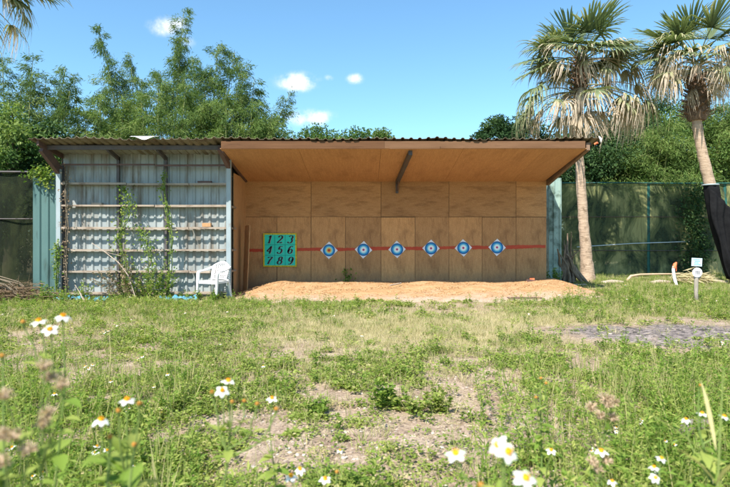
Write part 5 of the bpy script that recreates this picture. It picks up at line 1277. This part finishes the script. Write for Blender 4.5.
x, y = scatter(9000, lambda x, y: 0.22 * masks(x, y)['clover'] + 0.12, 2.4, 9.5, 1.3)
blades(x, y, 0.05, 0.16, 0.005, 'grass', 7, 0.05, 0.8, 0.62, 'short_grass', 'short grass blades between the clover')
x, y = scatter(16000, lambda x, y: np.clip(masks(x, y)['straw'] * 0.95 + 0.10 * masks(x, y)['clover'], 0, 1), 4.5, 12.0, 1.0)
blades(x, y, 0.05, 0.15, 0.0045, 'straw', 15, 0.09, 0.7, 0.45, 'dry_grass', 'fine dry grass between the weeds and the sand')

x, y = scatter(1300, lambda x, y: np.clip(0.12 + 1.1 * (x > 0.16 * y) * sstep(0.16, 0.5, x / y) + 0.75 * (x < -0.3 * y) - 0.4 * masks(x, y)['bare'], 0, 1), 1.9, 6.0, 1.2, 0.72)
blades(x, y, 0.14, 0.40, 0.006, 'grass', 6, 0.06, 0.35, 0.7, 'wispy_grass', 'tall wispy pale grass in the foreground')
x, y = scatter(1500, lambda x, y: np.clip(0.0 + 1.0 * (x > 0.2 * y) + 0.6 * (x < -0.33 * y) - 0.5 * masks(x, y)['bare'], 0, 1), 1.9, 5.0, 1.2, 0.72)
nt_ = len(x); nl = rng.integers(14, 26, nt_); idx = np.repeat(np.arange(nt_), nl); n = len(idx)
ht = rng.uniform(0.22, 0.50, nt_)[idx]; u = 0.15 + 0.85 * rng.random(n); a = rng.random(n) * 6.283; lean = rng.normal(0, .2, (nt_, 2))
lx = x[idx] + lean[idx, 0] * u * ht; ly = y[idx] + lean[idx, 1] * u * ht
b = MB(); b.leaves(np.stack([lx, ly, onground(lx, ly) + ht * u], 1), np.stack([np.cos(a), np.sin(a), rng.uniform(0, 0.9, n)], 1), rng.uniform(0.025, 0.06, n), rng.uniform(0.008, 0.018, n), 'weed', np.clip(rng.normal(0.6, .2, nt_)[idx] + rng.normal(0, .12, n), 0, 1), roll=(0, 0, 1))
e_ = np.cumsum(nl) - 1; b.leaves(np.stack([x, y, onground(x, y) - 0.01], 1), np.stack([lean[:, 0], lean[:, 1], np.ones(nt_)], 1), ht[e_], 0.007, 'weed', 0.5 + .5 * rng.random(nt_))
tag(b.build('tall_weeds'), 'tall leafy weeds standing in the foreground', 'weeds', None, 'stuff')

# gravel, chips and ash rubble
def stones(x, y, s0, s1, mat, nm, lb, zoff=0.0, flat_=0.6, zf=None):
    n = len(x); s = s0 + (s1 - s0) * rng.random(n) ** 4
    c = np.array([[-1, -1, -1], [1, -1, -1], [1, 1, -1], [-1, 1, -1], [-.7, -.7, 1], [.7, -.7, 1], [.7, .7, 1], [-.7, .7, 1]], float) * 0.5
    v = c[None] * (1 + rng.normal(0, .22, (n, 8, 3))) * np.stack([s * rng.uniform(.7, 1.6, n), s, s * flat_ * rng.uniform(.5, 1.2, n)], 1)[:, None, :]
    a = rng.random(n) * 6.283; ca, sa = np.cos(a)[:, None], np.sin(a)[:, None]
    vx = v[:, :, 0] * ca - v[:, :, 1] * sa; vy = v[:, :, 0] * sa + v[:, :, 1] * ca
    z = (zf or onground)(x, y)
    V = np.stack([vx + x[:, None], vy + y[:, None], v[:, :, 2] + (z + zoff)[:, None]], 2).reshape(-1, 3)
    q = np.array([[0, 3, 2, 1], [4, 5, 6, 7], [0, 1, 5, 4], [1, 2, 6, 5], [2, 3, 7, 6], [3, 0, 4, 7]])
    f = (np.arange(n)[:, None, None] * 8 + q[None]).reshape(-1, 4)
    bb = MB(); bb.add(V, f, mat, False, rnd=np.repeat(rng.random(n), 8)); return tag(bb.build(nm), lb, 'stones', None, 'stuff')
x, y = scatter(75000, lambda x, y: np.clip(0.12 + 0.7 * masks(x, y)['bare'] - 0.3 * masks(x, y)['straw'], 0, 1), 2.4, 8.5, 1.6)
stones(x, y, 0.005, 0.030, 'stone', 'gravel', 'loose gravel and chips on the bare soil')
x, y = scatter(26000, lambda x, y: np.clip(masks(x, y)['ash'] * 0.8 * (0.4 + 0.9 * (sines(x, y, 91, 4, 3) > 0.0)), 0, 1), 6.3, 9.8, 1.0, 0.85)
stones(x, y, 0.006, 0.06, 'ash_stone', 'ash_rubble', 'dark charred rubble and ash in the weeds at the right', flat_=0.4, zoff=-0.004)
x, y = scatter(42000, lambda x, y: np.clip(mound(x, y) * 6, 0, 1) * (y < 15.05), 11.9, 15.05, 1.0, 0.45)
stones(x, y, 0.006, 0.030, 'chip', 'wood_chips', 'orange wood chips strewn over the sand', 0.0, 0.35, zf=lambda x, y: gm(x, y) + 0.004)
# straw litter lying on the bare soil
x, y = scatter(9000, lambda x, y: np.clip(0.3 + 0.5 * masks(x, y)['bare'], 0, 1), 2.4, 9, 1.5); n = len(x); a = rng.random(n) * 6.283
b = MB(); b.leaves(np.stack([x, y, onground(x, y) + 0.008], 1), np.stack([np.cos(a), np.sin(a), rng.normal(0, .08, n)], 1), rng.uniform(.03, .13, n), rng.uniform(.003, .008, n), 'straw', 0.4 + .6 * rng.random(n), roll=(0, 0, 1))
tag(b.build('straw_litter'), 'dry stalks and straw bits lying on the soil', 'litter', None, 'stuff')

# ------------------------------------------------------------------ light, sky, camera
EL, AZ = R(52), R(30)       # sun comes from behind the camera, from the left
sun = bpy.data.lights.new('sun', 'SUN'); sun.energy = 5.0; sun.angle = R(0.53); sun.color = (1.0, 0.94, 0.85)
so_ = bpy.data.objects.new('sun', sun); COL.objects.link(so_)
ldir = Vector((math.sin(AZ) * math.cos(EL), math.cos(AZ) * math.cos(EL), -math.sin(EL)))
so_.rotation_euler = ldir.to_track_quat('-Z', 'Y').to_euler(); so_.location = (-5, -8, 14)

w = bpy.data.worlds.new('World'); SC.world = w; w.use_nodes = True; nt = w.node_tree
for n_ in list(nt.nodes): nt.nodes.remove(n_)
out = nt.nodes.new('ShaderNodeOutputWorld'); bg = nt.nodes.new('ShaderNodeBackground'); bg.inputs['Strength'].default_value = 0.12
sky = nt.nodes.new('ShaderNodeTexSky'); sky.sky_type = 'NISHITA'; sky.sun_disc = False
sky.sun_elevation = EL; sky.sun_rotation = math.pi + AZ; sky.air_density = 1.0; sky.dust_density = 0.6; sky.ozone_density = 1.6; sky.altitude = 50
# small fair-weather clouds, set by direction in the sky
tc = nt.nodes.new('ShaderNodeTexCoord'); sp_ = nt.nodes.new('ShaderNodeSeparateXYZ'); nt.links.new(tc.outputs['Generated'], sp_.inputs[0])
def mth(op, a, b_=None, c=None):
    n = nt.nodes.new('ShaderNodeMath'); n.operation = op
    for i, v in enumerate((a, b_, c)):
        if v is None: continue
        if hasattr(v, 'is_output'): nt.links.new(v, n.inputs[i])
        else: n.inputs[i].default_value = v
    return n.outputs[0]
yy = mth('MAXIMUM', sp_.outputs['Y'], 0.05); uu = mth('DIVIDE', sp_.outputs['X'], yy); vv = mth('DIVIDE', sp_.outputs['Z'], yy)
cn = nt.nodes.new('ShaderNodeTexNoise'); cn.inputs['Scale'].default_value = 34; cn.inputs['Detail'].default_value = 8; cn.inputs['Roughness'].default_value = 0.62
nt.links.new(tc.outputs['Generated'], cn.inputs['Vector'])
tot = None
for (px, py, rx, ry, k) in ((298, 82, 22, 10, 1.0), (355, 79, 8.5, 6, 0.85), (310, 118, 26, 9, 0.85), (168, 26, 20, 10, 0.9), (329, 78, 6, 4, 0.5), (185, 42, 12, 9, 0.45)):
    du = mth('MULTIPLY', mth('SUBTRACT', uu, (px - 365) / F), F / rx); dv = mth('MULTIPLY', mth('SUBTRACT', vv, (HOR - py) / F), F / ry)
    d2 = mth('ADD', mth('MULTIPLY', du, du), mth('MULTIPLY', dv, dv))
    e = mth('MULTIPLY', mth('EXPONENT', mth('MULTIPLY', d2, -1.2)), k)
    tot = e if tot is None else mth('MAXIMUM', tot, e)
val = mth('ADD', tot, mth('MULTIPLY', mth('SUBTRACT', cn.outputs['Fac'], 0.5), mth('MINIMUM', mth('MULTIPLY', tot, 4.0), 2.2)))
mr = nt.nodes.new('ShaderNodeMapRange'); mr.interpolation_type = 'SMOOTHSTEP'; mr.inputs['From Min'].default_value = 0.12; mr.inputs['From Max'].default_value = 1.05
nt.links.new(val, mr.inputs['Value'])
mx = nt.nodes.new('ShaderNodeMix'); mx.data_type = 'RGBA'; nt.links.new(mr.outputs['Result'], mx.inputs[0]); tn = nt.nodes.new('ShaderNodeMix'); tn.data_type = 'RGBA'; tn.blend_type = 'MULTIPLY'; tn.inputs[0].default_value = 1.0
nt.links.new(sky.outputs['Color'], tn.inputs[6]); tn.inputs[7].default_value = (0.72, 1.0, 1.06, 1)     # clear, slightly cyan air
nt.links.new(tn.outputs[2], mx.inputs[6]); mx.inputs[7].default_value = (5.2, 5.4, 5.6, 1)
nt.links.new(mx.outputs[2], bg.inputs['Color']); nt.links.new(bg.outputs[0], out.inputs['Surface'])

cam = bpy.data.cameras.new('camera'); co = bpy.data.objects.new('camera', cam); COL.objects.link(co)
co.location = (0, 0, HC); co.rotation_euler = (R(90), 0, 0)
cam.sensor_width = 36; cam.lens = F / 730 * 36; cam.shift_y = -(243.5 - HOR) / 730
cam.clip_start = 0.05; cam.clip_end = 3000
cam.dof.use_dof = True; cam.dof.focus_distance = 12.5; cam.dof.aperture_fstop = 3.2
SC.camera = co
vs = SC.view_settings; vs.view_transform = 'Standard'; vs.look = 'None'; vs.gamma = 1; vs.use_curve_mapping = False; vs.exposure = 1.0
SC.render.engine = 'CYCLES'; SC.cycles.max_bounces = 8; SC.cycles.transparent_max_bounces = 12
